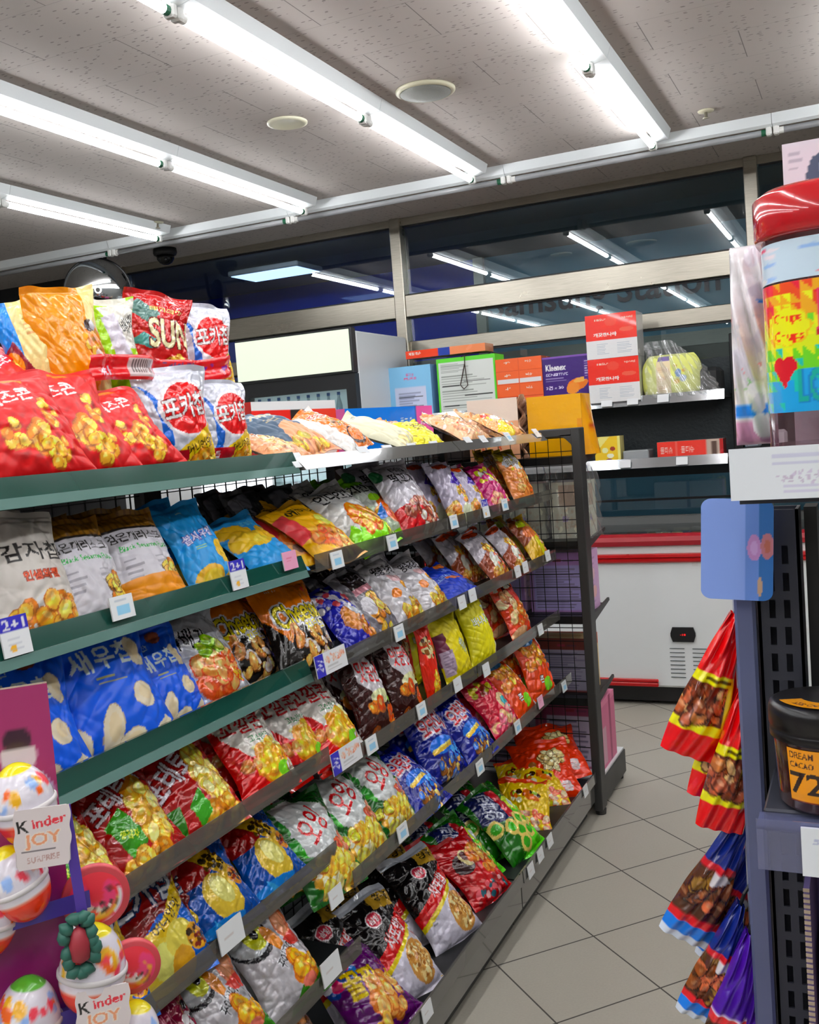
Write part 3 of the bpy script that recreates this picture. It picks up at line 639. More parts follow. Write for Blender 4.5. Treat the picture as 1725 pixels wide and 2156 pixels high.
item_box('brown_pouch_box', 'dark red box with grey print panel on the low end rack shelf', 'carton', -1.13, 3.85, .446, .22, .13, .215, leaf('#6a3a34', '#9a96a6', 16), Cv(40, 64, '#c06a4a', .5).rect(0, 0, 1, .8, '#d9c290').ell(.5, .4, .3, .2, '#c9a86a'))
item_box('brown_pouch_box', 'second dark red box farther along the low end rack shelf', 'carton', -1.37, 3.85, .446, .22, .13, .2, leaf('#6a3a34', '#9a96a6', 16), '#c06a4a')
ps = Cv(64, 64, '#c97896', 1); ps.rect(0, .9, 1, 1, '#d88aa6'); ps.rect(.04, .06, .3, .6, '#cfa6b4'); ps.rect(.55, 0, .68, 1, '#9a4a68')
item_box('pink_gift_box', 'dusky pink gift box on the white base board of the end rack', 'box', -1.12, 3.93, .126, .24, .22, .27, leaf('#944e6c', '#c6bacc', 9), ps)
item_box('pink_gift_box', 'second pink gift box deeper on the base of the end rack', 'box', -1.38, 3.93, .126, .24, .22, .27, leaf('#944e6c', '#c6bacc', 9), ps)
# wrapped beige packs
for i in range(3):
    t = thing('wrapped_pack', ('beige pack in loose clear wrap beside the end post', 'beige pack in clear wrap, second from the end post', 'beige pack in clear wrap, third from the end post')[i], 'pack', (-1.07 - .17 * i, 3.86, 1.056), 0, 'beige wrapped packs on the end rack')
    c = Cv(64, 96, '#f0e6d6'); c.rect(.25, .55, .7, .95, '#cdb8a6'); c.ell(.4, .35, .1, .06, '#b8a6cc'); c.speck(.5, .3, .4, .25, 60, .03, ['#e6dccb', '#d9cbb8', '#efe8da'])
    print_box('pack', .145, .14, .22, c, c, '#d8ccba', MATS['film_print'], t, (40, 50))
    sheet('wrap', lambda U, V: ((U - .5) * .17 + .004 * np.sin(V * 30 + U * 11), -.078 - .01 * np.sin(U * 17) * np.sin(V * 12) + 0 * V, V * .275), Cv(4, 4, '#ffffff'), 24, 24, M_WRAP, t)
    sheet('wrap', lambda U, V: (.085 + .006 * np.sin(U * 15 + V * 22), (U - .5) * .19 + 0 * V, V * (.29 - .05 * U)), Cv(4, 4, '#ffffff'), 24, 24, M_WRAP, t)
# yellow bag, beige tote packs, purple pack on the end rack top
def pillow(name, lab, cat, loc, W, H, D, cv, rz=0, m=None, sag=.1, pw=4, nu=48, nv=48, parent=None):
    def f(sg):
        def g(U, V):
            x = (U - .5) * 2; y = (V - .5) * 2; q = np.clip(1 - abs(x) ** pw, 0, 1) ** .5 * np.clip(1 - abs(y) ** pw, 0, 1) ** .5
            fold = .012 * np.abs(np.sin(U * 7 + V * 5)) + .006 * np.sin(V * 19 + U * 13)
            return x * W / 2 * (1 - sag * np.clip(y, 0, 1)), sg * (D / 2 * q + fold * q), V * H
        return g
    t = thing(name, lab, cat, loc, rz) if parent is None else parent
    m = m or MATS['film_print']
    sheet('front', f(-1), cv, nu, nv, m, t); sheet('back', f(1), Cv(8, 8, '#c9a030') if isinstance(cv, str) else cv, 24, 24, m, t); return t
c = Cv(64, 64, '#e0a010'); c.lines(.18, .7, .40, .45, 1, '#8a5a10', .25, .6); c.rect(.9, .1, 1, .6, '#c98a10')
y_ = thing('yellow_shopping_pack', 'large plain yellow pack on top of the end rack beside the post', 'pack', (-1.10, 3.84, 1.379))
print_box('pack', .215, .13, .235, c, Cv(40, 64, '#d8960c', .5).rect(.2, .4, .8, .9, '#c98408').lines(.25, .75, .5, .8, 5, '#b0480c'), '#e8b030', MATS['film_print'], y_)
sheet('slanted_side', lambda U, V: (.1075 + .045 * (1 - V) * np.sin(np.clip(U, 0, 1) * PI) ** .5, -.06 + U * .14, V * .235), Cv(40, 64, '#d8960c', .6).rect(.2, .4, .7, .5, '#b0480c').lines(.3, .6, .55, .8, 6, '#b05a0c'), 16, 16, MATS['film_print'], y_)
t = thing('tote_pack', 'pink-beige carton wrapped in bunched film with gathered right end, on the end rack top', 'pack', (-1.345, 3.80, 1.379), math.radians(8))
c = Cv(80, 64, '#d8a888', 1.3); c.rect(0, .62, 1, 1, '#ecd6c8'); c.speck(.4, .3, .35, .15, 14, .03, ['#c8402c', '#d8a848', '#c96a4a']); print_box('pack', .20, .14, .24, c, '#b8937c', '#f2dfd2', MATS['film_print'], t)
sheet('gathered_film', lambda U, V: (.10 + .018 * np.abs(np.sin(U * 22 + V * 6)) * (1 - .3 * V) + .012 * np.sin(V * 20 + U * 5), -.07 + U * .14, V * .25), Cv(64, 64, '#b8957e').speck(.5, .5, .5, .5, 50, .05, ['#8a6a58', '#d8bca8', '#6a4e40']), 48, 40, MATS['film_print'], t)
o = simple_box('dark_carton', 'dark carton on the end rack top behind the mesh', 'carton', -1.62, -1.47, 3.74, 3.9, 1.379, 1.50, '#2a2320', .01)
# row of cartons on the gondola's rear top
c = Cv(96, 40, '#1478c8', 2.6); c.rect(.80, 0, 1, 1, '#e060a0'); c.rect(.78, 0, .8, 1, '#0e5a9a'); c.text('물티슈', .68, .62, .16, .2, '#cfe8ff'); c.text('80매', .9, .62, .12, .2, '#ffd8ec'); c.lines(.62, .76, .1, .4, 3, '#a0d0f4'); c.lines(.84, .98, .1, .4, 3, '#f4b0d4')
o = item_box('wet_tissue_pack', 'blue and pink wet tissue pack lying behind the cream snack bag', 'pack', -1.64, 3.36, 1.461, .50, .10, .150, c, '#e060a0', MATS['film_print'], PI / 2 - .25)
c = Cv(96, 48, '#d4281c', 2); c.rect(0, .86, 1, 1, '#eceaea'); c.rect(.44, 0, .68, .86, '#221a1a'); c.rect(.68, 0, 1, .86, '#d0402c'); c.ell(.86, .2, .12, .3, '#e8d0c8')
o = item_box('red_carton', 'red and black carton with white lid edge behind the slate blue bag', 'carton', -1.64, 2.68, 1.461, .38, .10, .172, c, '#c42018', None, PI / 2 - .2)
simple_box('dark_tin', 'dark brown flat box lying behind the peach snack bags', 'box', -1.44, -1.32, 3.18, 3.34, 1.464, 1.50, '#3c2a28', .004)

# ------------------------------------------------------------------ bags
FOIL = print_mat('foil_print', .16, coat=.6, metal=.08, bump=.85, scale=22); FILM = print_mat('crisp_film_print', .2, coat=.6, metal=0, bump=.7, scale=24); MATTE = print_mat('matte_print', .42, coat=.1, bump=.3, scale=18)
YEL = ['#f2c14a', '#e8a83a', '#f6d36a', '#dd9430']; GOLD = ['#e8b04a', '#d9922e', '#f2c860', '#c87a22']; ORG = ['#f08a2c', '#e86a1c', '#f6a848', '#d9541a']; NUT = ['#d89a4a', '#c07a30', '#e8b868', '#a8602a']; CRM = ['#ece0c4', '#e2d0a8', '#f2e8d4', '#d8c090']
K = 168, 224
DESIGN = {}
def D(key, W, H, T, m, desc, res=1):
    def deco(fn): DESIGN[key] = dict(W=W, H=H, T=T, m=m, desc=desc, fn=fn, res=res, cv=None); return fn
    return deco
def base(bg, W=3, H=4): return Cv(K[0], K[1], bg, W / H)
@D('cheesecorn', .27, .245, .075, MATTE, 'matt red popcorn bag with golden popcorn clusters')
def _(): c = base('#b51c20', 27, 25); c.lines(.33, .5, .86, .91, 1, '#f0d0c0'); c.text('치즈콘', .52, .72, .44, .14, '#f4e8e6', .12); c.text('바삭한', .34, .82, .18, .05, '#f0c8b0', .12); c.band(.62, .9, .25, .035, '#d87a2c', -.1); c.food(.5, .34, .17, .15, 20, .062, GOLD, 3, 1.3); c.food(.78, .55, .08, .14, 8, .045, GOLD, 5, 1.4); c.food(.70, .22, .12, .1, 12, .05, YEL, 9); c.lines(.2, .6, .04, .08, 1, '#e8a0a0'); return c
@D('bundle_cream', .15, .25, .06, FILM, 'cream and blue striped crisps bag')
def _(): c = base('#e6d69c', 15, 25); c.rect(0, 0, .34, 1, '#2a86d8'); c.poly([(0, .5), (.22, .6), (.5, .2), (.3, .1), (0, .3)], '#7a2a3c'); c.ell(.1, .35, .2, .15, '#d98a2a'); c.lines(.5, .8, .6, .8, 4, '#c89a6a'); c.rect(.6, .08, .9, .2, '#b8a8c8'); return c
@D('bundle_orange', .16, .27, .065, FILM, 'orange corn snack bag with cream side stripe')
def _(): c = base('#ec8f10', 16, 27); c.poly([(.72, 0), (1, 0), (1, 1), (.8, 1), (.78, .5)], '#e8cf94'); c.food(.85, .55, .14, .12, 8, .06, GOLD, 2); c.ell(.8, .68, .08, .05, '#3a2a24'); c.ell(.86, .68, .05, .04, '#c8c8d0'); c.ell(.84, .45, .07, .04, '#d8d0c8'); return c
@D('bundle_lime', .16, .28, .065, FILM, 'lime green and white crisps bag with dark brush lettering')
def _(): c = base('#9ac414', 16, 28); c.poly([(.3, .9), (1, .98), (1, .5), (.4, .48), (.6, .68)], '#dcdad2'); c.poly([(.55, .3), (.85, .4), (.6, .85), (.35, .8)], '#cfcbd6'); c.text('배배', .85, .72, .3, .16, '#1a1a1a', .4); c.rect(.0, .93, .9, 1, '#d6d4c8'); return c
@D('sun', .19, .25, .07, FOIL, 'dark red corn crisps bag with large cream SUN lettering')
def _(): c = base('#a81c1c', 19, 25); c.poly([(0, .8), (.3, .65), (.5, .75), (.2, .9)], '#5a7a74'); c.poly([(.05, .45), (.35, .38), (.5, .45), (.25, .55)], '#4a8a86'); c.text('SUN', .66, .56, .68, .30, '#ecdcb4', .05, '#5a1410', 3); c.food(.75, .2, .2, .1, 10, .07, GOLD, 4, 1.8); c.text('태양의맛', .6, .80, .5, .05, '#f0d890'); c.lines(.1, .4, .1, .25, 3, '#d8a080'); return c
@D('pocachip_w', .20, .25, .07, FOIL, 'white and blue potato crisps bag with red badge and yellow corner')
def _(): c = base('#d6d8e2', 20, 25); c.ell(-.02, .35, .36, .5, '#2468bc'); c.ell(.0, .42, .22, .42, '#d6d8e2'); c.ell(.62, .6, .40, .27, '#e8e4ea'); c.ell(.62, .6, .35, .24, '#c41c20'); c.text('포카칩', .60, .62, .66, .22, '#f2f0f6', .12, '#7a1418', 2); c.poly([(.3, 0), (.35, .2), (1, .48), (1, 0)], '#e8b830'); c.text('어니언맛', .72, .25, .4, .1, '#4a3410', .25); c.rect(.0, .08, .55, .22, '#a81c2a'); c.food(.75, .08, .2, .08, 6, .09, YEL, 2); c.text('번들', .2, .15, .2, .08, '#e8e0f0'); return c
@D('olive_back', .18, .2, .06, FILM, 'dark olive and orange snack bag half hidden')
def _(): c = base('#3c3c14'); c.poly([(.5, 0), (1, 0), (1, .8), (.6, .5)], '#d98a1c'); c.food(.75, .3, .2, .2, 8, .06, GOLD); return c
@D('peach', .2, .22, .05, FILM, 'peach coloured bread snack bag')
def _(): c = base('#dca27c'); c.food(.5, .4, .35, .25, 16, .08, ['#e8c078', '#d8a060', '#f0d090', '#e2b48c'], 4, rim='#c08a60'); c.text('미니약과', .5, .78, .5, .1, '#7a4a2a'); return c
@D('slate', .23, .25, .06, MATTE, 'slate blue snack bag with gold lettering and peach fingers')
def _(): c = base('#46586a', 23, 25); c.text('새우깡', .5, .8, .5, .12, '#c8b48a', 0, '#8fa4b8', 1); c.lines(.3, .8, .6, .68, 2, '#b0a080'); c.poly([(.35, .5), (.6, .58), (.75, .45), (1, .55), (1, 0), (.3, 0), (.25, .3)], '#d89a78'); c.food(.5, .15, .35, .12, 12, .06, ['#d8b838', '#a89a40', '#c8a06a'], 3); return c
@D('orangewhite', .2, .25, .06, FILM, 'orange and white noodle snack bag with round bowl picture')
def _(): c = base('#e2e0dc', 20, 25); c.poly([(.2, 1), (.8, 1), (1, .2), (1, 0), (.3, 0)], '#e47830'); c.text('떡볶이', .5, .72, .5, .14, '#d8402c', -.1, '#f4e8d8', 2); c.food(.5, .5, .2, .1, 14, .04, ['#9ab03c', '#6a4a2c', '#e8e0d0', '#d88a5a'], 8); c.ell(.58, .2, .28, .14, '#3a2a24'); c.ell(.58, .21, .24, .11, '#d87830'); return c
@D('cream', .21, .26, .06, MATTE, 'plain cream coloured snack bag with a folded edge')
def _(): c = base('#cfcdb6', 21, 26); c.text('쌀전병', .55, .86, .3, .06, '#4a463c'); c.food(.5, .1, .4, .1, 12, .05, ['#e0d2a0', '#d8c890', '#e8dcb4'], 2, rim='#c8b888'); return c
@D('yellowmini', .19, .17, .05, FOIL, 'crumpled bright yellow sweets bag')
def _(): c = base('#e0cc1c', 19, 16); c.speck(.5, .5, .45, .4, 60, .035, ['#f2e44a', '#b8a010', '#e8d838', '#8a7a18', '#f6f0a0']); c.text('콘칩', .5, .6, .4, .2, '#6a5a10'); return c
@D('beigemix', .21, .22, .06, FILM, 'beige bag of rice cookies with speckled print')
def _(): c = base('#d6ae8c'); c.food(.5, .35, .38, .25, 22, .06, ['#e6c8a8', '#d8a880', '#f0dcc4', '#c89070'], 6, rim='#b88868'); c.text('모둠과자', .5, .72, .6, .12, '#4a3028', .1); c.speck(.5, .6, .5, .2, 12, .03, ['#e88a3c', '#e8e4e0', '#c8402c']); return c
@D('colourmix', .18, .2, .05, FOIL, 'multicoloured bag with teal, orange and white patches')
def _(): c = base('#e0a070'); c.poly([(.0, .3), (.4, .5), (.5, .1), (.2, 0)], '#e8c030'); c.ell(.8, .4, .18, .15, '#48b4b4'); c.ell(.5, .6, .2, .12, '#e8e0e0'); c.ell(.35, .75, .15, .1, '#d84c3c'); c.speck(.6, .5, .4, .35, 30, .03, ['#f0d050', '#e8e8e8', '#e87a4a']); return c
# second shelf
@D('potato_white', .22, .275, .07, MATTE, 'white fresh potato crisps bag with black brush lettering')
def _(): c = base('#cfcac4', 22, 27); c.rect(0, .9, 1, .915, '#b0aaa4'); c.text('생감자칩', .5, .68, .92, .14, '#1e1a18', -.02); c.text('인생의칩', .62, .5, .4, .075, '#c8501c', 0, '#7a2c10', 1); c.food(.58, .17, .38, .17, 26, .075, GOLD, 12); return c
@D('sesame', .20, .265, .07, MATTE, 'white sesame cracker bag with black and green lettering and gold top')
def _(): c = base('#d4d2d8', 20, 27); c.rect(0, .84, 1, 1, '#8a6018'); 
@D('sesame', .20, .265, .07, MATTE, 'white sesame cracker bag with black and green lettering and gold top')
def _(): 
    c = base('#d4d2d8', 20, 27); c.rect(0, .8, 1, 1, '#84601e')
    for i in range(12): c.rect(i / 12, .8, i / 12 + .03, 1, '#6a4a14')
    c.rect(0, .785, 1, .81, '#1a1210'); c.text('검은깨러스크', .5, .71, .8, .10, '#1c1816', -.03); c.text('Black Sesame Rusk', .56, .60, .76, .05, '#2c9a4a', -.03); c.lines(.16, .4, .3, .52, 4, '#9a98a0'); c.lines(.6, .8, .36, .5, 3, '#a8a6ae'); c.food(.84, .3, .13, .16, 18, .05, GOLD, 7, 1.8, rim='#5a3a10'); c.rect(0, 0, 1, .07, '#d8920f'); return c
@D('sesame2', .20, .265, .07, MATTE, 'white sesame cracker bag with a wide orange bottom')
def _(): c = DESIGN['sesame']['fn'](); c.rect(0, 0, 1, .33, '#d98c10'); c.lines(.5, .9, .08, .15, 2, '#8a5a10'); return c
@D('ricechip', .185, .285, .06, MATTE, 'light blue rice crisps bag with yellow crisps')
def _(): c = base('#2f96d0', 19, 28); c.lines(.4, .6, .87, .9, 1, '#d8ecf8'); c.text('쌀새우칩', .5, .60, .68, .1, '#d8d4ee', .1, '#3a4a9a', 2); c.lines(.3, .6, .45, .5, 2, '#c8d860'); c.ell(.35, .17, .3, .12, '#e0ac2c', .2); c.ell(.85, .4, .16, .13, '#e4b434', .3); c.ell(.8, .1, .2, .08, '#e8b83a'); c.ell(.38, .17, .2, .07, '#ecc048', .2); return c
@D('ricechip2', .22, .27, .06, MATTE, 'light blue bag strewn with broad yellow crisps')
def _(): c = base('#3a9ad8', 22, 27); c.ell(.25, .72, .3, .1, '#dcae34', -.2); c.ell(.2, .55, .2, .12, '#e0b43c', .3); c.ell(.5, .52, .26, .12, '#e4b840', .1); c.ell(.78, .6, .16, .13, '#dcac34'); c.text('쌀칩', .6, .8, .3, .08, '#7ac0ee'); c.ell(.5, .5, .14, .05, '#eec85a', .1); return c
@D('yellow_mandu', .21, .26, .065, MATTE, 'yellow chip bag with black brush lettering and pink panel')
def _(): c = base('#dca41c', 21, 26); c.rect(0, .4, .2, .8, '#c8484c'); c.text('에이스', .58, .78, .7, .13, '#201c10', .05); c.ell(.7, .55, .15, .1, '#c8cc6a'); c.food(.5, .35, .3, .12, 10, .08, ['#e0823c', '#d8602c', '#e8a050'], 5); c.rect(.0, 0, 1, .16, '#e0b078'); c.food(.6, .18, .3, .1, 8, .06, ['#a8c86a', '#e88a5a', '#f0c070'], 4); return c
@D('yellow_low', .22, .20, .045, MATTE, 'yellow and peach bag lying flat at the rail')
def _(): c = base('#e0b030', 22, 18); c.ell(.5, .5, .4, .25, '#e0ac7a'); c.ell(.6, .4, .2, .12, '#8a7468'); c.lines(.1, .4, .7, .85, 2, '#c83c2c'); return c
@D('black_white', .2, .26, .06, MATTE, 'black and grey bag with white lightning shapes')
def _(): c = base('#26262a'); c.poly([(.1, .9), (.6, .95), (.4, .6), (.8, .5), (.3, .1), (.35, .45), (.05, .5)], '#6a6a70'); c.text('흑임자', .5, .66, .6, .16, '#0e0e10', -.1); c.speck(.5, .2, .4, .12, 12, .05, ['#54545a', '#3a5a20']); return c
@D('limewhite', .22, .27, .075, FOIL, 'white and lime green snack bag with orange curls and black lettering')
def _(): c = base('#d6d6d4', 22, 27); c.poly([(0, 0), (0, .28), (.35, .5), (1, .4), (1, 0)], '#86cc14'); c.poly([(.05, .5), (.3, .62), (.2, .25)], '#e6e6e4'); c.text('인디안밥', .45, .76, .7, .17, '#151515', -.12, '#d6d6d4', 2); c.food(.55, .38, .28, .16, 18, .085, ['#f0902c', '#e8641c', '#f6b040'], 5, 1.8, rim='#d8601c'); c.food(.86, .18, .12, .12, 30, .022, ['#e8dc2c', '#c8c020', '#5a7a10'], 3, rim='#5a7a10'); return c
@D('greenwhite', .2, .27, .06, FOIL, 'white, green and brown snack bag with slanted black lettering')
def _(): c = base('#a8b8a0', 20, 27); c.rect(0, .85, 1, 1, '#78b81c'); c.poly([(0, .9), (.6, .8), (.9, .3), (.5, .4), (0, .6)], '#d0d4cc'); c.text('치킨팝', .5, .78, .7, .15, '#141414', -.1); c.food(.6, .4, .3, .2, 14, .08, ORG, 8); c.poly([(0, .3), (.5, .5), (.4, .3)], '#3a78c0'); c.ell(.5, .6, .16, .06, '#8ab828'); c.rect(0, 0, 1, .12, '#78b81c'); return c
@D('redbean', .22, .27, .08, FOIL, 'white and red bag with nut pieces and black brush lettering')
def _(): c = base('#d0ccd4', 22, 27); c.ell(.2, .05, .5, .35, '#b81c24'); c.text('떡꼬치', .5, .72, .55, .16, '#1e1a1a', -.1, '#d8d4dc', 1); c.text('할매니얼', .55, .86, .4, .07, '#2a2424', -.1); c.food(.55, .25, .36, .2, 30, .055, ['#a8604a', '#e8d8d0', '#c07a68', '#d8a898', '#8a4030'], 2, rim='#7a3a30'); c.ell(.08, .85, .1, .08, '#2c6a44'); return c
@D('purplenut', .15, .25, .07, FOIL, 'white and violet nut cluster bag')
def _(): c = base('#c6bfd0', 15, 25); c.poly([(.3, .6), (.8, .8), (.75, .5)], '#4a2c98'); c.food(.62, .42, .22, .12, 26, .035, ['#e0a838', '#d88a28', '#f0c860'], 2, rim='#8a5a18'); c.food(.15, .15, .22, .16, 16, .05, NUT, 4); c.ell(.6, .16, .24, .12, '#d8dcc0'); c.ell(.5, .9, .3, .06, '#d8501c'); return c
@D('pinksnack', .18, .23, .06, FOIL, 'magenta and yellow snack bag')
def _(): c = base('#b82c74', 18, 23); c.speck(.5, .7, .4, .2, 26, .05, ['#e0d83c', '#e8e4e0', '#c84c8c', '#e8c84c']); c.food(.5, .22, .4, .16, 20, .06, ['#e89a7a', '#e0705c', '#f0b89a'], 5, rim='#c85a5a'); return c
@D('yellowwhite', .19, .27, .07, FOIL, 'yellow and orange bag with white bubble lettering')
def _(): c = base('#dc8a4a', 19, 27); c.rect(0, .8, 1, 1, '#8a7a1c'); c.speck(.42, .72, .34, .14, 40, .05, ['#e2e2e6', '#d0d0d8', '#e8c838'], 4); c.text('와라', .42, .72, .5, .16, '#ececf0', 0, '#8a7a40', 2); c.food(.55, .35, .35, .18, 16, .08, ['#e8883c', '#f0a868', '#d86a2c'], 3); c.rect(.1, .02, .9, .1, '#7ac4c4'); return c
# third shelf
@D('shrimp_blue', .27, .30, .08, MATTE, 'bright blue shrimp crisps bag with pale cream crisps')
def _():
    c = base('#1260d4', 27, 30); c.text('새우칩', .50, .66, .60, .17, '#dce8fa', .08); c.text('알찬', .36, .81, .20, .06, '#b8d0f4', .08); c.lines(.38, .66, .47, .54, 2, '#b8a848', .4)
    for (x, y, a, b_, g) in ((.83, .66, .075, .115, .5), (.76, .36, .10, .085, -.3), (.40, .2, .09, .15, -.25), (.55, .09, .13, .075, .35), (.82, .08, .08, .05, .6), (.12, .12, .1, .14, .1), (.62, .88, .1, .06, 0)):
        col = '#e2d8c2' if y < .8 else '#8a5040'; c.ell(x, y, a * 1.04, b_ * 1.04, '#b8a88a' if y < .8 else '#5a2a28', g); c.ell(x, y, a, b_, col, g); c.ell(x + .01, y + .01, a * .6, b_ * .6, '#dcc9a0' if y < .8 else '#b06a48', g, .55)
    c.poly([(.78, .02), (.95, .16), (.9, .2), (.76, .12)], '#ded4be'); return c
@D('twist_white', .23, .28, .075, FOIL, 'white and black bag with orange twisted snack picture')
def _(): c = base('#c4c6cc', 23, 28); c.text('꽈배기', .30, .72, .5, .24, '#16161a', -.35, '#e4e4e8', 2); c.ell(.2, .2, .3, .12, '#a8b0c4'); c.food(.52, .34, .34, .2, 30, .075, ['#e88a44', '#e06a34', '#f0ac6c', '#d85a2c'], 14, 2, rim='#c84c24'); c.food(.55, .58, .2, .07, 8, .06, ['#a8c838', '#8ab820', '#d8e070'], 3, rim='#5a8a18'); c.poly([(.1, 0), (.5, .1), (.6, 0)], '#2c88c8'); c.text('매콤', .78, .25, .2, .1, '#e8d040', -.5, '#c8401c', 2); return c
@D('cheetos', .24, .28, .07, FOIL, 'black and orange cheese snack bag with yellow bubble lettering')
def _(): c = base('#15110f', 24, 28); c.poly([(0, 1), (1, 1), (1, .6), (.75, .56), (.4, .66), (.22, .32), (0, .62)], '#f07a1c'); c.text('Cheetos', .54, .62, .84, .24, '#ecc81c', .10, '#e6e6ea', 6); c.text('Cheetos', .54, .62, .84, .24, '#ecc81c', .10, '#2c2410', 2); c.text('치토스', .68, .45, .36, .12, '#ecc81c', .10, '#d8d8dc', 3); c.food(.62, .2, .36, .2, 30, .045, ['#e8a860', '#e8d8d0', '#d8883c', '#f0c890'], 9, 1.9, rim='#7a4a20'); c.food(.3, .4, .05, .1, 3, .05, ['#c88a4c'], 2, 2); c.text('LOTTE', .3, .88, .16, .03, '#f4d8c0'); c.ell(.85, .87, .04, .03, '#c84030'); return c
@D('cookieblue', .18, .24, .06, FOIL, 'blue and brown cookie bag with round biscuit')
def _(): c = base('#2c2f9c', 18, 24); c.speck(.4, .75, .4, .2, 26, .05, ['#d8d4e0', '#b84c54', '#5a5ac4', '#e8e4ec']); c.ell(.45, .42, .24, .18, '#a86c34'); c.ell(.45, .42, .16, .12, '#c8883c'); c.food(.75, .25, .2, .2, 14, .06, NUT, 8); c.rect(0, 0, 1, .1, '#c8d0e8'); c.poly([(.5, .6), (1, .5), (1, .4), (.6, .45)], '#dce0ee'); return c
@D('nutwhite', .18, .25, .065, FOIL, 'white peanut cracker bag with golden nuts')
def _(): c = base('#cfcdd2', 18, 25); c.text('땅콩강정', .5, .78, .6, .14, '#201c1c', -.15); c.poly([(.4, .7), (1, .6), (1, .5), (.45, .6)], '#dcb8bc'); c.ell(.35, .45, .12, .07, '#c87a20'); c.ell(.75, .5, .1, .06, '#d89a38'); c.food(.6, .18, .34, .15, 20, .07, GOLD, 15); return c
@D('nutgrey', .18, .26, .065, FOIL, 'grey-white nut snack bag with dark label and pink band')
def _(): c = base('#77757c', 18, 26); c.rect(.2, .7, .9, .95, '#2a2224'); c.text('고소미', .55, .84, .5, .12, '#8c8890', -.1); c.rect(.2, .62, .9, .7, '#c8909c'); c.food(.55, .35, .35, .25, 16, .08, GOLD, 11, rim='#6a4414'); c.ell(.3, .45, .15, .12, '#d4d2d8'); return c
@D('blue_matte', .24, .22, .055, MATTE, 'plain royal blue bag with pale lettering lying tilted')
def _(): c = base('#1a3ca4', 24, 22); c.text('고래밥', .35, .55, .4, .14, '#8aa4dc', -.15); c.text('오리지널', .68, .68, .35, .1, '#7a94d4', -.15); c.ell(.75, .85, .16, .1, '#dc7c34'); c.band(.6, .45, .5, .05, '#c07040', -.3); c.ell(.85, .25, .12, .1, '#223058'); return c
@D('brownnut', .17, .24, .06, FOIL, 'white and bronze nut snack bag with orange highlights')
def _(): c = base('#cac4cc', 17, 24); c.poly([(0, 0), (0, .45), (.5, .6), (1, .5), (1, 0)], '#8a4424'); c.food(.6, .6, .25, .1, 16, .04, ['#e8a838', '#f08a2c', '#f0c860'], 5); c.ell(.45, .35, .18, .16, '#d8d8cc'); c.food(.5, .15, .4, .14, 20, .05, NUT, 7); c.ell(.5, .93, .4, .06, '#c04818'); c.speck(.7, .35, .25, .2, 16, .03, ['#e8e0e8', '#e86c4c', '#c88aa8']); return c
@D('yellowred', .17, .24, .06, FOIL, 'yellow and red-brown shell snack bag')
def _(): c = base('#c8a424', 17, 24); c.poly([(0, 1), (.6, 1), (.4, .5), (0, .4)], '#8a4a24'); c.ell(.45, .6, .3, .12, '#e07830'); c.ell(.4, .8, .2, .08, '#b8c424'); c.ell(.6, .3, .2, .2, '#e0d018'); c.food(.8, .25, .15, .3, 16, .05, ['#e87a4c', '#e8a08c', '#d8543c'], 3); return c
# fourth shelf
@D('potatochip', .22, .28, .07, FOIL, 'dark red potato crisps bag with green label and pale letters')
def _(): c = base('#8c1818', 22, 28); c.text('포테토칩', .42, .72, .8, .20, '#d8d4da', .35, '#5a1012', 2); c.poly([(.12, .5), (.35, .6), (.5, .28), (.25, .15)], '#3c8424'); c.text('생감자', .31, .37, .2, .07, '#c8d848', -.4); c.food(.72, .46, .2, .28, 30, .075, ['#e8cc68', '#e0b848', '#f0dc8c', '#d8a438'], 21, rim='#b88828'); c.food(.42, .1, .3, .1, 12, .075, ['#dca43c', '#c8841c', '#e8bc58'], 7); c.band(.62, .74, .3, .04, '#e88a2c', .5); return c
@D('potatobig', .26, .28, .07, FOIL, 'potato crisps bag with very large slanted pale letters')
def _(): c = base('#941c1c', 26, 28); c.text('포테토칩', .40, .66, .86, .26, '#dcd8e0', .38, '#641416', 2); c.rect(0, 0, .2, .35, '#2c6c1c'); c.food(.78, .5, .2, .3, 30, .08, ['#ecd478', '#e4c050', '#f4e4a0'], 5, rim='#c09030'); c.food(.7, .14, .28, .12, 12, .08, ['#dca43c', '#b87818'], 7); c.poly([(.3, .3), (.5, .42), (.55, .2), (.38, .1)], '#3c8c24'); return c
@D('greenplain', .2, .25, .05, FOIL, 'plain dark green foil bag back')
def _(): c = base('#2c5c14'); c.poly([(.3, 1), (.45, .3), (.8, .6)], '#4c8420'); c.lines(.4, .8, .1, .2, 2, '#7aa468'); return c
@D('kkokkal', .22, .28, .075, FOIL, 'red and white corn cone snack bag with red curly lettering')
def _(): c = base('#b8181a', 22, 28); c.poly([(.02, 1), (1, 1), (1, .45), (.8, .35), (.3, .42), (.08, .7)], '#d6d2cc'); c.text('꼬깔콘', .46, .76, .74, .2, '#a81c24', -.08, '#d6d2cc', 2); c.text('고소한맛', .6, .57, .4, .08, '#2c7c4c', -.08); c.poly([(.35, .5), (.9, .55), (.95, .3), (.5, .35)], '#dcdca0'); c.food(.62, .3, .26, .14, 16, .09, ['#f0b838', '#e8a028', '#f4d060'], 6, 1.7, rim='#d88a1c'); c.food(.25, .36, .12, .06, 3, .06, ['#d88a4c', '#e0a060'], 3); c.ell(.76, .2, .14, .07, '#7cc42c'); c.food(.9, .14, .08, .08, 6, .05, ['#e8e4d8', '#f4f0e8'], 4); c.rect(0, 0, 1, .06, '#c81c14'); return c
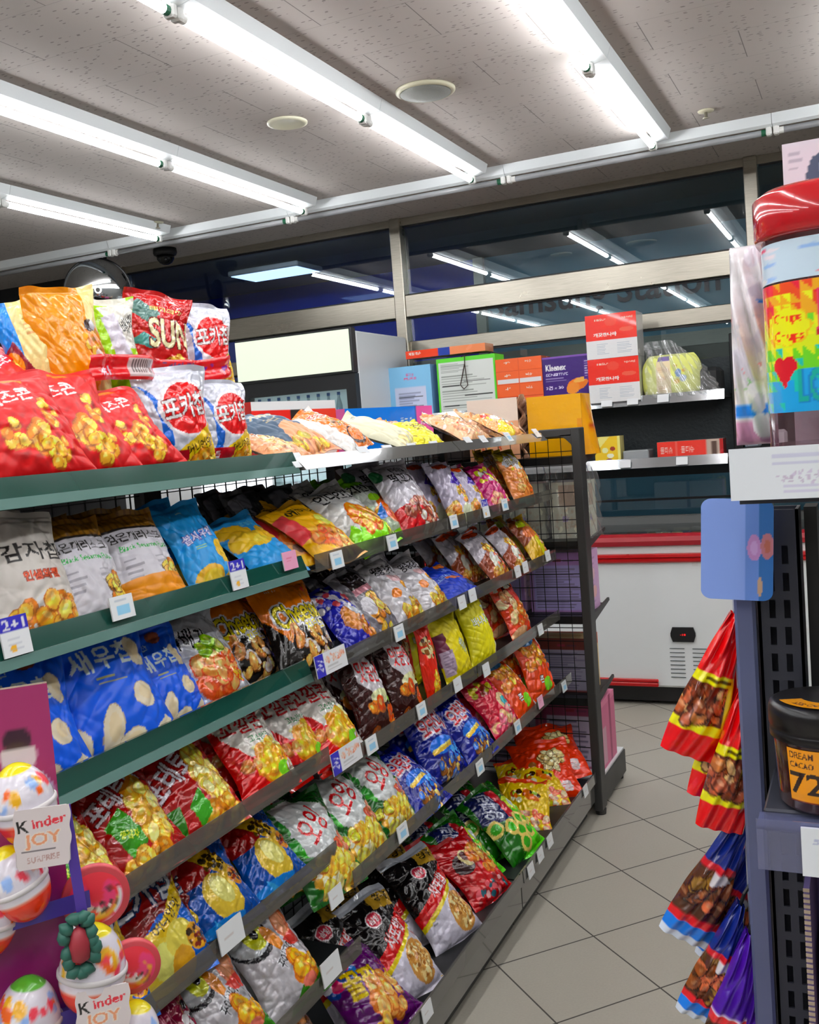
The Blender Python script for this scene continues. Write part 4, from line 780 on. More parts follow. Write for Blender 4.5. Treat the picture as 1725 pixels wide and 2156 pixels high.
@D('matdongsan', .18, .29, .07, FOIL, 'dark brown peanut crunch bag with white brush panel and red lettering')
def _(): c = base('#351513', 18, 29); c.poly([(.3, .95), (.6, .97), (.9, .6), (.92, .42), (.6, .38), (.2, .62)], '#d4d0d4'); c.text('맛동산', .56, .70, .56, .24, '#c01c24', -.15); c.ell(.62, .42, .3, .08, '#d8dcb0'); c.food(.45, .34, .16, .07, 5, .065, ORG, 3, 1.4); c.food(.82, .2, .1, .13, 6, .065, ORG, 9, 1.4); c.ell(.9, .36, .08, .04, '#7cb42c'); c.ell(.35, .1, .1, .05, '#8a4a1c'); return c
@D('banana', .19, .29, .085, MATTE, 'bright yellow banana snack bag with small white lettering')
def _(): c = base('#d8cc10', 19, 29); c.rect(0, .95, 1, 1, '#b8ac1c'); c.text('바나나킥', .5, .62, .6, .13, '#e8ecf0', .02, '#8c9440', 2); c.ell(.8, .6, .1, .03, '#4ca43c'); c.rect(.78, .72, 1, .8, '#c8d4dc'); c.rect(.86, .1, 1, .6, '#d8dcc8'); return c
@D('banana_side', .2, .28, .085, MATTE, 'yellow banana snack bag turned to show its side panel')
def _(): c = base('#d4c614', 20, 28); c.rect(0, .3, .2, .75, '#6a2c44'); c.rect(.02, .15, .26, .5, '#b8a8b8'); c.lines(.04, .24, .18, .48, 7, '#8a7a90'); c.text('바나나킥', .66, .48, .3, .16, '#d8e0e8', -.8, '#8c9440', 2); return c
@D('redstrip', .11, .30, .05, FOIL, 'narrow red and yellow stick snack bag')
def _(): c = base('#cc3014', 11, 30); c.speck(.4, .7, .3, .14, 40, .03, ['#d8cc98', '#8a5a2c', '#e8e0b8', '#4a2c14']); c.food(.7, .22, .3, .2, 18, .04, ['#f0b82c', '#f4d040', '#e89c1c'], 5, 3); return c
@D('orangered', .19, .28, .07, FOIL, 'orange-red seafood snack bag with figure shapes')
def _(): c = base('#d4441c', 19, 28); c.speck(.5, .85, .4, .08, 16, .05, ['#c8bc2c', '#e8e0d0', '#4a1c14']); c.food(.3, .6, .25, .16, 10, .08, ['#d8a474', '#c88a5c', '#e8c098'], 8, rim='#8a3a20'); c.food(.55, .35, .4, .2, 22, .07, ['#e86a2c', '#f08c3c', '#d84c1c', '#e8c090'], 12, 2); c.poly([(.4, .8), (.8, .7), (.7, .5), (.5, .6)], '#e05044'); c.ell(.3, .12, .3, .08, '#d8b088'); return c
@D('brown_ball', .17, .27, .065, FOIL, 'dark chocolate brown bag with golden ball picture')
def _(): c = base('#2e1212', 17, 27); c.ell(.45, .72, .24, .14, '#d0ccd0'); c.text('맛', .45, .72, .2, .12, '#b81c20'); c.ell(.5, .48, .2, .1, '#cfc8b8'); c.ell(.5, .42, .24, .1, '#c87c24'); c.ell(.5, .44, .16, .06, '#e0a040'); return c
# fifth shelf
@D('pocachip', .24, .30, .075, FOIL, 'maroon, yellow and blue potato crisps bag with silver letters')
def _(): c = base('#7c1414', 24, 30); c.poly([(0, 0), (0, .28), (.5, .5), (1, .55), (1, 0)], '#1c64b8'); c.text('포카칩', .44, .70, .86, .27, '#c8ccd4', .12, '#1c3054', 3); c.poly([(0, .34), (.0, .20), (.5, .32), (1, .56), (1, .76), (.55, .47)], '#e0b828'); c.text('어니언맛', .62, .47, .5, .09, '#3a2c0c', .4); c.ell(.40, .16, .22, .2, '#e8c450', -.3); c.ell(.42, .2, .14, .12, '#f2e088', -.3); c.ell(.66, .3, .2, .12, '#ecd068', .5); c.ell(.62, .12, .14, .12, '#d8a438'); c.ell(.86, .26, .14, .1, '#d8a030'); c.speck(.86, .26, .11, .08, 20, .022, ['#3a2810', '#5a3810', '#7a2c1c']); c.lines(.4, .8, .56, .6, 1, '#c89a9a'); return c
@D('pocachip_b', .24, .28, .07, FOIL, 'deep blue potato crisps bag with yellow banner and crisps')
def _(): c = base('#12509c', 24, 28); c.ell(.2, .8, .5, .25, '#8c1818'); c.ell(.05, .95, .2, .05, '#d8d8e0', .5); c.poly([(.3, .85), (.5, .98), (.95, .5), (.8, .35)], '#dcb02c'); c.speck(.62, .68, .16, .12, 26, .028, ['#3a2c0c', '#5a440c']); c.ell(.5, .34, .24, .26, '#e4be4c', .5); c.ell(.52, .4, .13, .16, '#f0dc8c', .5); c.ell(.85, .45, .13, .1, '#d08c28'); c.speck(.85, .45, .1, .07, 16, .022, ['#3a2810', '#7a2c1c']); c.ell(.3, .1, .4, .06, '#2c88dc'); c.poly([(.2, .2), (.4, .05), (.3, 0)], '#4ca4ec'); return c
@D('oing', .22, .28, .075, FOIL, 'dark green crisps bag with white splash panel and red lettering')
def _(): c = base('#1c5a20', 22, 28); c.speck(.45, .62, .36, .3, 40, .05, ['#2c8a30', '#3ca42c', '#4cbc40']); c.poly([(.1, .95), (.5, 1), (.9, .75), (.8, .36), (.5, .3), (.2, .42)], '#d2d6d6'); c.speck(.5, .65, .38, .28, 60, .035, ['#d2d6d6', '#dce0e0', '#c8d0d0'], 4); c.text('오잉', .48, .66, .46, .3, '#b81c24', .5, '#dce0e0', 2); c.food(.55, .2, .38, .18, 34, .06, ['#e8d060', '#f0e090', '#e8b048', '#f4ecc0'], 8, 1.7, rim='#c89a30'); c.food(.8, .42, .12, .08, 8, .05, ['#e0604c', '#e88a74'], 3); c.food(.2, .3, .14, .06, 6, .05, ['#c8cc3c', '#e0dc50'], 3); return c
@D('granola', .22, .28, .075, FOIL, 'navy blue corn stick bag with red and white lettering')
def _(): c = base('#101f7c', 22, 28); c.text('오란다', .50, .70, .62, .24, '#b82430', .08, '#d4ccdc', 5); c.text('콘스틱', .46, .86, .2, .04, '#8a94d4'); c.ell(.48, .44, .3, .1, '#2c74d0'); c.band(.46, .41, .5, .06, '#e8b84c', .1); c.band(.46, .43, .48, .02, '#f4dc8c', .1); c.food(.5, .16, .4, .15, 30, .045, ['#d8a458', '#e8c078', '#8a5a2c', '#1c2c6c', '#3c6cb8'], 9, 1.6, rim='#4a3014'); c.speck(.8, .3, .15, .1, 10, .04, ['#4c9ce0', '#2c74c8']); return c
@D('jelly', .2, .24, .07, FOIL, 'crimson and pink jelly bag with teal sweet picture')
def _(): c = base('#b41c3c', 20, 24); c.speck(.4, .78, .3, .1, 22, .05, ['#c8b82c', '#a8a01c', '#7a2c1c']); c.ell(.65, .45, .2, .16, '#e8c8a0'); c.ell(.7, .42, .13, .11, '#38a4ac'); c.food(.45, .2, .4, .16, 20, .08, ['#e0788c', '#e8a0a0', '#e8b484', '#d85c74'], 8, 1.5, rim='#c85a6c'); return c
@D('orangecurl', .19, .26, .065, FOIL, 'orange bag with amber curls and a green badge')
def _(): c = base('#dc4c14', 19, 26); c.food(.5, .6, .35, .22, 26, .07, ['#d88a1c', '#e8a028', '#c87414', '#f0b83c'], 4, 1.8, rim='#9c5010'); c.ell(.55, .2, .16, .1, '#7cc42c'); c.ell(.4, .88, .3, .08, '#4a7aa4'); c.text('콘', .35, .28, .12, .1, '#ececec', 0, '#5a2c14', 2); c.rect(.9, 0, 1, 1, '#e8e0dc'); return c
# sixth shelf (near unit) and floor shelf
@D('bird', .21, .28, .07, FOIL, 'grey-white and green snack bag with round yellow badge')
def _(): c = base('#b4b2b6', 21, 28); c.poly([(.3, .0), (1, .0), (1, .32), (.62, .18)], '#3c7c24'); c.ell(.26, .70, .26, .19, '#1c1c20'); c.ell(.25, .72, .235, .165, '#c0c4c8'); c.ell(.32, .72, .14, .13, '#c8cc2c'); c.ell(.33, .73, .05, .05, '#14100c'); c.ell(.5, .62, .08, .14, '#e08a2c', .3); c.ell(.45, .88, .2, .05, '#3c7c24', -.3); c.text('꾸이꾸이', .55, .44, .36, .12, '#26262a', .5, '#d0d0d4', 2); c.ell(.78, .68, .16, .16, '#c87450'); c.ell(.76, .7, .11, .11, '#d89a78'); c.poly([(.62, .56), (.9, .6), (.95, .46), (.7, .48)], '#b83c34'); c.food(.72, .3, .2, .1, 6, .085, ['#e8a428', '#f0bc48', '#e09020'], 5, 2, rim='#c06a18'); c.ell(.72, .16, .14, .05, '#dc7c6c'); c.text('NEW', .85, .06, .16, .03, '#a8cc48'); return c
@D('magenta', .2, .26, .06, FOIL, 'dark magenta bag with small golden pictures')
def _(): c = base('#7c1438', 20, 26); c.text('꿀꽈배기', .45, .72, .45, .16, '#c87a94'); c.food(.65, .3, .12, .1, 5, .06, GOLD, 2); c.speck(.9, .5, .1, .3, 12, .04, ['#e8e4e8', '#141014']); return c
@D('samyang', .23, .33, .085, FOIL, 'black, red and white peanut bag with gold label and oval window')
def _(): c = base('#c9c6d2', 23, 33); c.poly([(0, 1), (1, 1), (1, .66), (.5, .5), (0, .38)], '#141112'); c.poly([(0, .3), (0, .42), (.3, .5), (1, .76), (1, .58), (.5, .42)], '#bc1418'); c.poly([(0, .26), (0, .31), (.5, .44), (1, .6), (1, .56), (.5, .40)], '#e4c410'); c.poly([(.58, .97), (1, .97), (1, .76), (.52, .80)], '#b8963c'); c.text('짱구', .80, .88, .3, .1, '#2c2410', -.2); c.ell(.42, .74, .13, .07, '#e8dce0'); c.ell(.42, .74, .115, .06, '#b8384c'); c.text('삼양', .42, .74, .16, .06, '#e8dce0'); c.text('사또밥', .56, .555, .46, .13, '#ecd8dc', .35, '#a01014', 2); c.ell(.70, .26, .24, .19, '#b88a4c', -.2); c.speck(.70, .26, .2, .155, 170, .016, ['#e0c890', '#c8a060', '#a87838', '#ecd8a8', '#8c5c28'], 3); c.lines(.12, .2, .26, .32, 2, '#5a5a60'); c.rect(0, .925, 1, 1, '#c4c8d0'); return c
@D('purple', .23, .26, .08, FOIL, 'purple puffed snack bag with yellow lettering and peach balls')
def _(): c = base('#581460', 23, 26); c.speck(.25, .75, .2, .14, 14, .07, ['#c8c4cc', '#2c74b8', '#b81c5c', '#1c3c7c']); c.text('꿀짱', .42, .6, .5, .3, '#dcbc1c', -.3, '#8c6c10', 2); c.food(.62, .35, .28, .2, 26, .08, ['#e89c54', '#f0b470', '#d88438'], 6, 1.3, rim='#b86a2c'); c.ell(.9, .5, .08, .06, '#c8a01c'); c.food(.3, .15, .12, .08, 5, .07, ['#d89038', '#e0a850'], 3); return c
@D('brownball', .22, .27, .07, FOIL, 'brown grain snack bag with dark oval')
def _(): c = base('#5c3418', 22, 27); c.food(.5, .5, .42, .42, 46, .06, ['#b87c3c', '#a06428', '#c89050', '#8a5420'], 5, 1.3, rim='#5a3410'); c.ell(.4, .45, .12, .1, '#1c1410'); c.ell(.38, .6, .12, .05, '#c8a41c'); c.ell(.4, .68, .1, .04, '#b8b0c0'); return c
@D('redsquid', .22, .26, .065, FOIL, 'glossy red ridged snack bag with cream letter shapes')
def _(): c = base('#a4141c', 22, 26); c.ell(.3, .6, .2, .14, '#2c0c10'); c.ell(.42, .65, .12, .12, '#d8cc9c'); c.ell(.42, .68, .07, .07, '#4c1014'); c.food(.68, .55, .22, .2, 14, .08, ['#e08c3c', '#e8a858', '#c86c24'], 4, 2, rim='#a84c18'); c.speck(.5, .15, .4, .12, 26, .04, ['#e06c74', '#30606c', '#e8b0b0', '#7c1018']); return c
@D('onion', .23, .29, .08, FOIL, 'green onion ring bag with navy label and pale rings')
def _():
    c = base('#1c6014', 23, 29); c.poly([(.3, 0), (1, 0), (1, .6), (.7, .6)], '#5cc424'); c.poly([(0, .62), (.15, .98), (.6, .9), (.62, .5), (.3, .5)], '#1c2454'); c.text('양파링', .34, .73, .44, .26, '#d0d4e4', .9, '#1c2454', 2); c.poly([(.55, .9), (.72, .86), (.6, .45), (.45, .5)], '#b02430')
    for (x, y) in ((.5, .3), (.7, .25), (.35, .4), (.62, .42), (.45, .16), (.8, .38), (.1, .5)): c.ell(x, y, .13, .1, '#dcc878'); c.ell(x, y, .08, .06, '#3c9c1c')
    c.ell(.8, .62, .14, .12, '#c8dc4c'); c.ell(.82, .6, .09, .08, '#dce8f0'); c.ell(.84, .56, .04, .03, '#e89a7c'); return c
@D('ricetta', .22, .28, .06, FOIL, 'yellow and pink-orange snack bag lying on its side')
def _(): c = base('#dcb408', 22, 28); c.food(.5, .16, .5, .16, 34, .05, ['#e88c6c', '#e8b094', '#d86444', '#f0c8a8'], 6, rim='#c85c3c'); c.speck(.5, .62, .3, .1, 20, .05, ['#8c3c10', '#3c2410', '#8cac2c', '#e8e0c0', '#d87018']); c.rect(0, .9, 1, 1, '#c8441c'); return c
@D('orange_pack', .24, .27, .055, FOIL, 'orange peanut bag with wavy white lettering and nut picture')
def _(): c = base('#cc3c10', 24, 27); c.text('오징어땅콩', .45, .18, .82, .14, '#d8c8c8', 0, '#c8b8b8', 2); c.food(.66, .62, .2, .16, 30, .05, ['#d8c490', '#c8b078', '#e0d0a4', '#b89860'], 5, 2.2, rim='#5a4420'); c.ell(.3, .56, .07, .05, '#8c5c30'); c.lines(.1, .3, .74, .84, 2, '#a83010'); return c

def noise2(U, V, R, n, f0, f1):
    o = 0
    for i in range(n):
        f = R.uniform(f0, f1); a = R.uniform(0, PI); o = o + np.sin(2 * PI * f * (U * math.cos(a) + V * math.sin(a)) + R.uniform(0, 6.28)) / n ** .5
    return o
def make_bag(key, seed, hi=True, bend=0.0, parent=None, puff=1.0):
    d = DESIGN[key]
    if d['cv'] is None: d['cv'] = d['fn']()
    W, H, T = d['W'], d['H'], d['T'] * puff; R = random.Random(seed)
    nu, nv = (100, 134) if hi else (52, 70)
    U, V = np.meshgrid(np.linspace(0, 1, nu), np.linspace(0, 1, nv))
    se = .05
    rs = [R.uniform(.7, 1.2) for _ in range(8)]; ph = [R.uniform(0, 6.28) for _ in range(10)]
    def surf(U, V, sg):
        a = np.abs(2 * U - 1); w_ = np.clip((V - se) / (1 - 2 * se), 0, 1)
        pu = np.clip(1 - a ** 2.2, 0, 1) ** .62; pv = np.clip(4 * w_ * (1 - w_), 0, 1) ** (.42 + .1 * rs[0])
        q = pu * pv; lowb = 1 + .28 * (.5 - w_)
        n = sg * (T * (.62 if sg > 0 else .38)) * q * lowb
        # pleats running from both seals, diagonal dents and fine crumple
        es = np.exp(-w_ / .13) + np.exp(-(1 - w_) / .13); e2 = np.clip(np.sin(PI * w_), 0, 1)
        n = n + sg * .0045 * np.sin(2 * PI * (4 * rs[1] * U + .6 * V) + ph[0]) * es * np.clip(w_ * 12, 0, 1) * np.clip((1 - w_) * 12, 0, 1) * pu
        rd = 0
        for i in range(4):
            an = ph[i + 1]; f = 1.6 + 1.3 * rs[i + 1]; s_ = np.sin(2 * PI * f * ((U - .5) * math.cos(an) * .8 + (V - .5) * math.sin(an)) + ph[i + 5]); rd = rd + (1 - np.abs(s_)) ** 3
        edge = np.clip(a * 1.2 - .25, 0, 1) + .35 * (1 - np.clip(e2 * 1.5, 0, 1)) + .12
        n = n - sg * .0056 * rd * edge * q ** .5
        RR_ = random.Random(seed + 5); n = n + .0017 * noise2(U, V, RR_, 6, 3, 11) * np.clip(q * 2, 0, 1)
        pull = 1 - (.085 + .03 * rs[2]) * e2 ** .8 * (T / .07)
        y = W * (U - .5) * pull + .004 * np.sin(2 * PI * 1.5 * V + ph[2]) * a
        z = H * (V + .012 * np.sin(PI * U * 2 + ph[3]) * (V > .5) * (V - .5) * 2)
        # seal flutter and overall bend
        tp = np.clip((V - .86) / .14, 0, 1) ** 1.5; bt = np.clip((.12 - V) / .12, 0, 1) ** 1.5
        n = n + tp * (.012 * np.sin(2 * PI * (.8 * rs[3]) * U + ph[4]) + .008 * np.sin(2 * PI * 2.1 * U + ph[6])) + bt * .006 * np.sin(2 * PI * 1.3 * U + ph[5])
        n = n - bend * (V - .15) ** 2 * H
        return n, y, z
    j0, j1 = int(round(se * (nv - 1))), int(round((1 - se) * (nv - 1)))
    X, Y, Z = surf(U, V, 1); P = np.stack([X, Y, Z], -1); C = d['cv'].get(nu, nv)
    Ub, Vb = np.meshgrid(np.linspace(0, 1, 21), np.linspace(se, 1 - se, 27)); Xb, Yb, Zb = surf(Ub, Vb, -1); Pb = np.stack([Xb, Yb, Zb], -1).reshape(-1, 3)
    bc = np.tile(C[int(nv * .5), 2] * .6 + C[int(nv * .8), nu - 3] * .4, (len(Pb), 1))
    rows = slice(j0, j1 + 1) if hi else slice(0, nv)
    Pf = P[rows].reshape(-1, 3); Cf = C[rows].reshape(-1, 3); nr = (rows.stop - rows.start)
    F = np.concatenate([grid_faces(nu, nr), grid_faces(21, 27, len(Pf), True)])
    o = link_mesh('snack_bag', np.concatenate([Pf, Pb]), F, d['m'], parent, True, np.concatenate([Cf, bc]))
    if hi:
        for nm, sl in (('bottom_seal', slice(0, j0 + 1)), ('top_seal', slice(j1, nv))):
            Q = P[sl].copy(); k = Q.shape[0]
            rib = .0012 * np.sin(np.arange(k) * PI)[:, None]; Q[..., 0] += rib
            Q2 = Q.copy(); Q2[..., 0] -= .0016; n_ = nu * k
            link_mesh(nm, np.concatenate([Q.reshape(-1, 3), Q2.reshape(-1, 3)]), np.concatenate([grid_faces(nu, k), grid_faces(nu, k, n_, True)]), d['m'], o, True, np.tile(C[sl].reshape(-1, 3) * .92, (2, 1)))
    return o
def pose(o, x, y, z, lean, tilt=0, yaw=0, roll=0):
    """lean: top goes back; tilt: turn in its own plane; yaw: about the vertical"""
    o.rotation_mode = 'QUATERNION'
    o.rotation_quaternion = (Matrix.Rotation(math.radians(yaw), 3, 'Z') @ Matrix.Rotation(math.radians(-lean), 3, 'Y') @ Matrix.Rotation(math.radians(tilt), 3, 'X')).to_quaternion()
    o.location = (x, y, z)

# ---- where the bags stand: (design, x, y, z, lean, tilt, yaw, rows behind, detailed, scale)
ORD = ('leftmost', 'second', 'third', 'fourth', 'fifth', 'sixth', 'seventh', 'eighth', 'ninth')
SHELFNAME = {}
BAGS = [
 ('cheesecorn', -1.148, 1.154, 1.466, 28, 8, -18, 0, True, 0, 0.817, 'on the top shelf, green rail'),
 ('cheesecorn', -1.152, 1.257, 1.464, 32, 6, -18, 1, True, 0, 0.903, 'on the top shelf, green rail'),
 ('cheesecorn', -1.139, 1.390, 1.467, 34, 10, -15, 1, True, 0, 0.757, 'on the top shelf, green rail'),
 ('cheesecorn', -1.284, 1.324, 1.567, 40, 20, 0, 0, True, 0, 0.731, 'on the top shelf, green rail'),
 ('olive_back', -1.269, 1.445, 1.461, 12, -6, -20, 0, False, 0, 0.86, 'on the top shelf, green rail'),
 ('olive_back', -1.245, 1.512, 1.466, 10, 10, -20, 0, False, 0, 0.86, 'on the top shelf, green rail'),
 ('bundle_cream', -1.321, 1.376, 1.615, 4, 14, -50, 0, True, 0, 0.74, 'on the top shelf, green rail'),
 ('bundle_orange', -1.290, 1.423, 1.578, 4, 6, -25, 0, True, 0, 0.877, 'on the top shelf, green rail'),
 ('bundle_lime', -1.299, 1.527, 1.607, 3, 2, -30, 0, True, 0, 0.705, 'on the top shelf, green rail'),
 ('sun', -1.312, 1.655, 1.633, 3, -8, -30, 0, True, 0, 0.791, 'on the top shelf, green rail'),
 ('pocachip_w', -1.310, 1.829, 1.630, 2, -2, -22, 0, True, 0, 0.757, 'on the top shelf, green rail'),
 ('pocachip_w', -1.212, 1.588, 1.457, 4, 2, -22, 1, True, 0, 0.843, 'on the top shelf, green rail'),
 ('pocachip_w', -1.211, 1.738, 1.464, 3, -1, -15, 1, True, 0, 0.72, 'on the top shelf, dark rail'),
 ('peach', -1.130, 1.917, 1.465, 70, 5, 0, 0, True, 0, 0.81, 'on the top shelf, dark rail'),
 ('slate', -1.158, 2.039, 1.472, 62, 14, -15, 0, True, 0, 0.9, 'on the top shelf, dark rail'),
 ('orangewhite', -1.155, 2.269, 1.476, 58, 22, -10, 0, True, 0, 0.81, 'on the top shelf, dark rail'),
 ('cream', -1.152, 2.561, 1.475, 66, 25, -10, 0, True, 0, 0.855, 'on the top shelf, dark rail'),
 ('yellowmini', -1.136, 2.660, 1.463, 55, 0, -10, 0, True, 0, 0.81, 'on the top shelf, dark rail'),
 ('peach', -1.204, 2.785, 1.463, 60, 0, 0, 0, True, 0, 0.81, 'on the top shelf, dark rail'),
 ('beigemix', -1.142, 3.069, 1.466, 62, 5, -10, 0, True, 0, 0.9, 'on the top shelf, dark rail'),
 ('orangewhite', -1.251, 3.242, 1.478, 58, 30, 0, 0, False, 0, 0.72, 'on the top shelf, dark rail'),
 ('colourmix', -1.126, 3.402, 1.469, 60, 10, -10, 0, True, 0, 0.9, 'on the top shelf, dark rail'),
 ('beigemix', -1.235, 3.498, 1.470, 55, -10, 0, 0, False, 0, 0.81, 'on the top shelf, dark rail'),
 ('potato_white', -1.140, 1.116, 1.220, 20, 0, -12, 1, True, 0, 0.8, 'second shelf, green rail'),
 ('sesame', -1.135, 1.248, 1.222, 24, 2, -10, 1, True, 0, 0.76, 'second shelf, green rail'),
 ('sesame2', -1.127, 1.391, 1.222, 30, 2, -12, 1, True, 0, 0.784, 'second shelf, green rail'),
 ('ricechip', -1.132, 1.574, 1.224, 30, 5, -10, 1, True, 0, 0.72, 'second shelf, green rail'),
 ('ricechip2', -1.121, 1.799, 1.224, 52, 6, -10, 0, True, 0, 0.76, 'second shelf, green rail'),
 ('yellow_low', -1.125, 1.929, 1.223, 64, 6, -5, 0, True, 0, 0.748, 'second shelf, clear rail'),
 ('yellow_mandu', -1.086, 2.003, 1.226, 52, 8, -8, 1, True, 0, 0.836, 'second shelf, clear rail'),
 ('black_white', -1.244, 1.958, 1.220, 30, 0, 0, 1, True, 0, 0.792, 'second shelf, clear rail'),
 ('black_white', -1.244, 2.130, 1.220, 30, 0, 0, 1, False, 0, 0.792, 'second shelf, clear rail'),
 ('limewhite', -1.088, 2.196, 1.229, 48, 10, -10, 1, True, 0, 0.88, 'second shelf, clear rail'),
 ('greenwhite', -1.137, 2.404, 1.227, 42, 8, -8, 1, True, 0, 0.836, 'second shelf, clear rail'),
 ('redbean', -1.108, 2.494, 1.226, 30, 5, -12, 1, True, 0, 0.862, 'second shelf, clear rail'),
 ('purplenut', -1.106, 2.792, 1.220, 28, 0, -12, 1, True, 0, 0.88, 'second shelf, clear rail'),
 ('purplenut', -1.107, 2.947, 1.223, 30, 4, -5, 1, True, 0, 0.792, 'second shelf, clear rail'),
 ('pinksnack', -1.113, 3.167, 1.220, 32, 0, -8, 1, True, 0, 0.836, 'second shelf, clear rail'),
 ('yellowwhite', -1.117, 3.426, 1.222, 26, -2, -10, 1, True, 0, 0.836, 'second shelf, clear rail'),
 ('shrimp_blue', -1.159, 1.100, 0.996, 24, -2, -14, 0, True, 0, 0.798, 'third shelf, green rail'),
 ('shrimp_blue', -1.150, 1.287, 0.993, 26, 0, -14, 1, True, 0, 0.89, 'third shelf, green rail'),
 ('shrimp_blue', -1.164, 1.449, 0.995, 26, 2, -8, 1, True, 0, 0.672, 'third shelf, green rail'),
 ('twist_white', -1.152, 1.590, 0.997, 30, 4, -8, 1, True, 0, 0.773, 'third shelf, green rail'),
 ('cheetos', -1.203, 1.764, 0.995, 30, -2, -12, 1, True, 0, 0.798, 'third shelf, green rail'),
 ('cheetos', -1.124, 1.880, 0.995, 30, -2, -12, 1, True, 0, 0.817, 'third shelf, clear rail'),
 ('cookieblue', -1.110, 2.111, 0.996, 40, 4, -8, 1, True, 0, 0.817, 'third shelf, clear rail'),
 ('nutgrey', -1.165, 2.210, 1.000, 34, 8, -5, 1, True, 0, 0.86, 'third shelf, clear rail'),
 ('nutgrey', -1.104, 2.225, 1.000, 36, 8, -5, 1, True, 0, 0.817, 'third shelf, clear rail'),
 ('nutwhite', -1.108, 2.379, 1.000, 34, 8, -8, 1, True, 0, 0.86, 'third shelf, clear rail'),
 ('nutwhite', -1.106, 2.560, 1.001, 38, 10, -8, 1, True, 0, 0.817, 'third shelf, clear rail'),
 ('blue_matte', -1.099, 2.774, 1.000, 58, 10, -12, 0, True, 0, 0.817, 'third shelf, clear rail'),
 ('brownnut', -1.109, 3.105, 0.998, 36, 6, -8, 1, True, 0, 0.86, 'third shelf, clear rail'),
 ('brownnut', -1.106, 3.309, 0.998, 36, 6, -5, 1, True, 0, 0.817, 'third shelf, clear rail'),
 ('brownnut', -1.206, 3.065, 0.998, 30, 6, -5, 1, False, 0, 0.817, 'third shelf, clear rail'),
 ('yellowred', -1.111, 3.563, 0.996, 34, 4, -8, 1, True, 0, 0.86, 'third shelf, clear rail'),
 ('potatochip', -1.103, 1.136, 0.806, 38, 4, -10, 1, True, 0, 0.712, 'fourth shelf of near unit'),
 ('potatochip', -1.094, 1.279, 0.807, 38, 4, -10, 1, True, 0, 0.765, 'fourth shelf of near unit'),
 ('potatobig', -1.098, 1.439, 0.805, 40, 2, -10, 1, True, 0, 0.765, 'fourth shelf of near unit'),
 ('kkokkal', -1.099, 1.645, 0.807, 34, 4, -14, 1, True, 0, 0.735, 'fourth shelf of near unit'),
 ('kkokkal', -1.133, 1.853, 0.769, 34, 6, -10, 1, True, 0, 0.817, 'fourth shelf past near unit'),
 ('kkokkal', -1.103, 1.951, 0.767, 36, 4, -12, 0, True, 0, 0.843, 'fourth shelf past near unit'),
 ('brown_ball', -1.172, 2.151, 0.766, 30, 4, -10, 1, True, 0, 0.774, 'fourth shelf past near unit'),
 ('matdongsan', -1.118, 2.155, 0.763, 20, 0, -12, 1, True, 0, 0.817, 'fourth shelf past near unit'),
 ('matdongsan', -1.115, 2.325, 0.763, 18, 0, -10, 1, True, 0, 0.817, 'fourth shelf past near unit'),
 ('redstrip', -1.108, 2.471, 0.765, 10, -4, -5, 1, True, 0, 0.731, 'fourth shelf past near unit'),
 ('banana', -1.225, 2.659, 0.767, 14, -4, 0, 0, False, 0, 0.731, 'fourth shelf past near unit'),
 ('banana_side', -1.117, 2.691, 0.767, 16, 4, -12, 0, True, 0, 0.757, 'fourth shelf past near unit'),
 ('banana', -1.117, 2.909, 0.765, 16, 2, -12, 1, True, 0, 0.791, 'fourth shelf past near unit'),
 ('orangered', -1.112, 3.284, 0.767, 24, 4, -8, 1, True, 0, 0.86, 'fourth shelf past near unit'),
 ('greenplain', -1.244, 1.298, 0.593, 35, 0, 0, 0, False, 0, 0.657, 'fifth shelf of near unit'),
 ('pocachip', -1.103, 1.149, 0.595, 34, -2, -12, 1, True, 0, 0.766, 'fifth shelf of near unit'),
 ('pocachip', -1.105, 1.306, 0.593, 36, 0, -14, 1, True, 0, 0.788, 'fifth shelf of near unit'),
 ('pocachip', -1.137, 1.477, 0.596, 38, 4, -5, 0, True, 0, 0.62, 'fifth shelf of near unit'),
 ('pocachip_b', -1.116, 1.499, 0.597, 38, 4, -12, 1, True, 0, 0.694, 'fifth shelf of near unit'),
 ('pocachip_b', -1.114, 1.679, 0.596, 42, 4, -10, 1, True, 0, 0.694, 'fifth shelf of near unit'),
 ('oing', -1.211, 1.935, 0.595, 34, 2, -8, 1, True, 0, 0.62, 'fifth shelf of near unit'),
 ('oing', -1.072, 1.823, 0.523, 36, 0, -12, 1, True, 0, 0.855, 'fifth shelf past near unit'),
 ('oing', -1.077, 1.985, 0.525, 36, 2, -10, 1, True, 0, 0.882, 'fifth shelf past near unit'),
 ('oing', -1.084, 2.164, 0.525, 34, 2, -8, 1, True, 0, 0.828, 'fifth shelf past near unit'),
 ('granola', -1.052, 2.316, 0.529, 50, 8, -12, 1, True, 0, 0.765, 'fifth shelf past near unit'),
 ('granola', -1.092, 2.516, 0.523, 30, 0, -12, 1, True, 0, 0.882, 'fifth shelf past near unit'),
 ('granola', -1.061, 2.711, 0.531, 38, 8, -10, 1, True, 0, 0.81, 'fifth shelf past near unit'),
 ('jelly', -1.073, 2.971, 0.529, 36, 6, -10, 1, True, 0, 0.9, 'fifth shelf past near unit'),
 ('jelly', -1.163, 2.957, 0.529, 30, 6, -10, 1, False, 0, 0.81, 'fifth shelf past near unit'),
 ('orangecurl', -1.080, 3.183, 0.529, 36, 6, -8, 1, True, 0, 0.9, 'fifth shelf past near unit'),
 ('orangecurl', -1.083, 3.389, 0.528, 24, -4, -12, 1, True, 0, 0.945, 'fifth shelf past near unit'),
 ('magenta', -1.076, 1.300, 0.387, 36, 4, -12, 1, True, 0, 0.779, 'sixth shelf of near unit'),
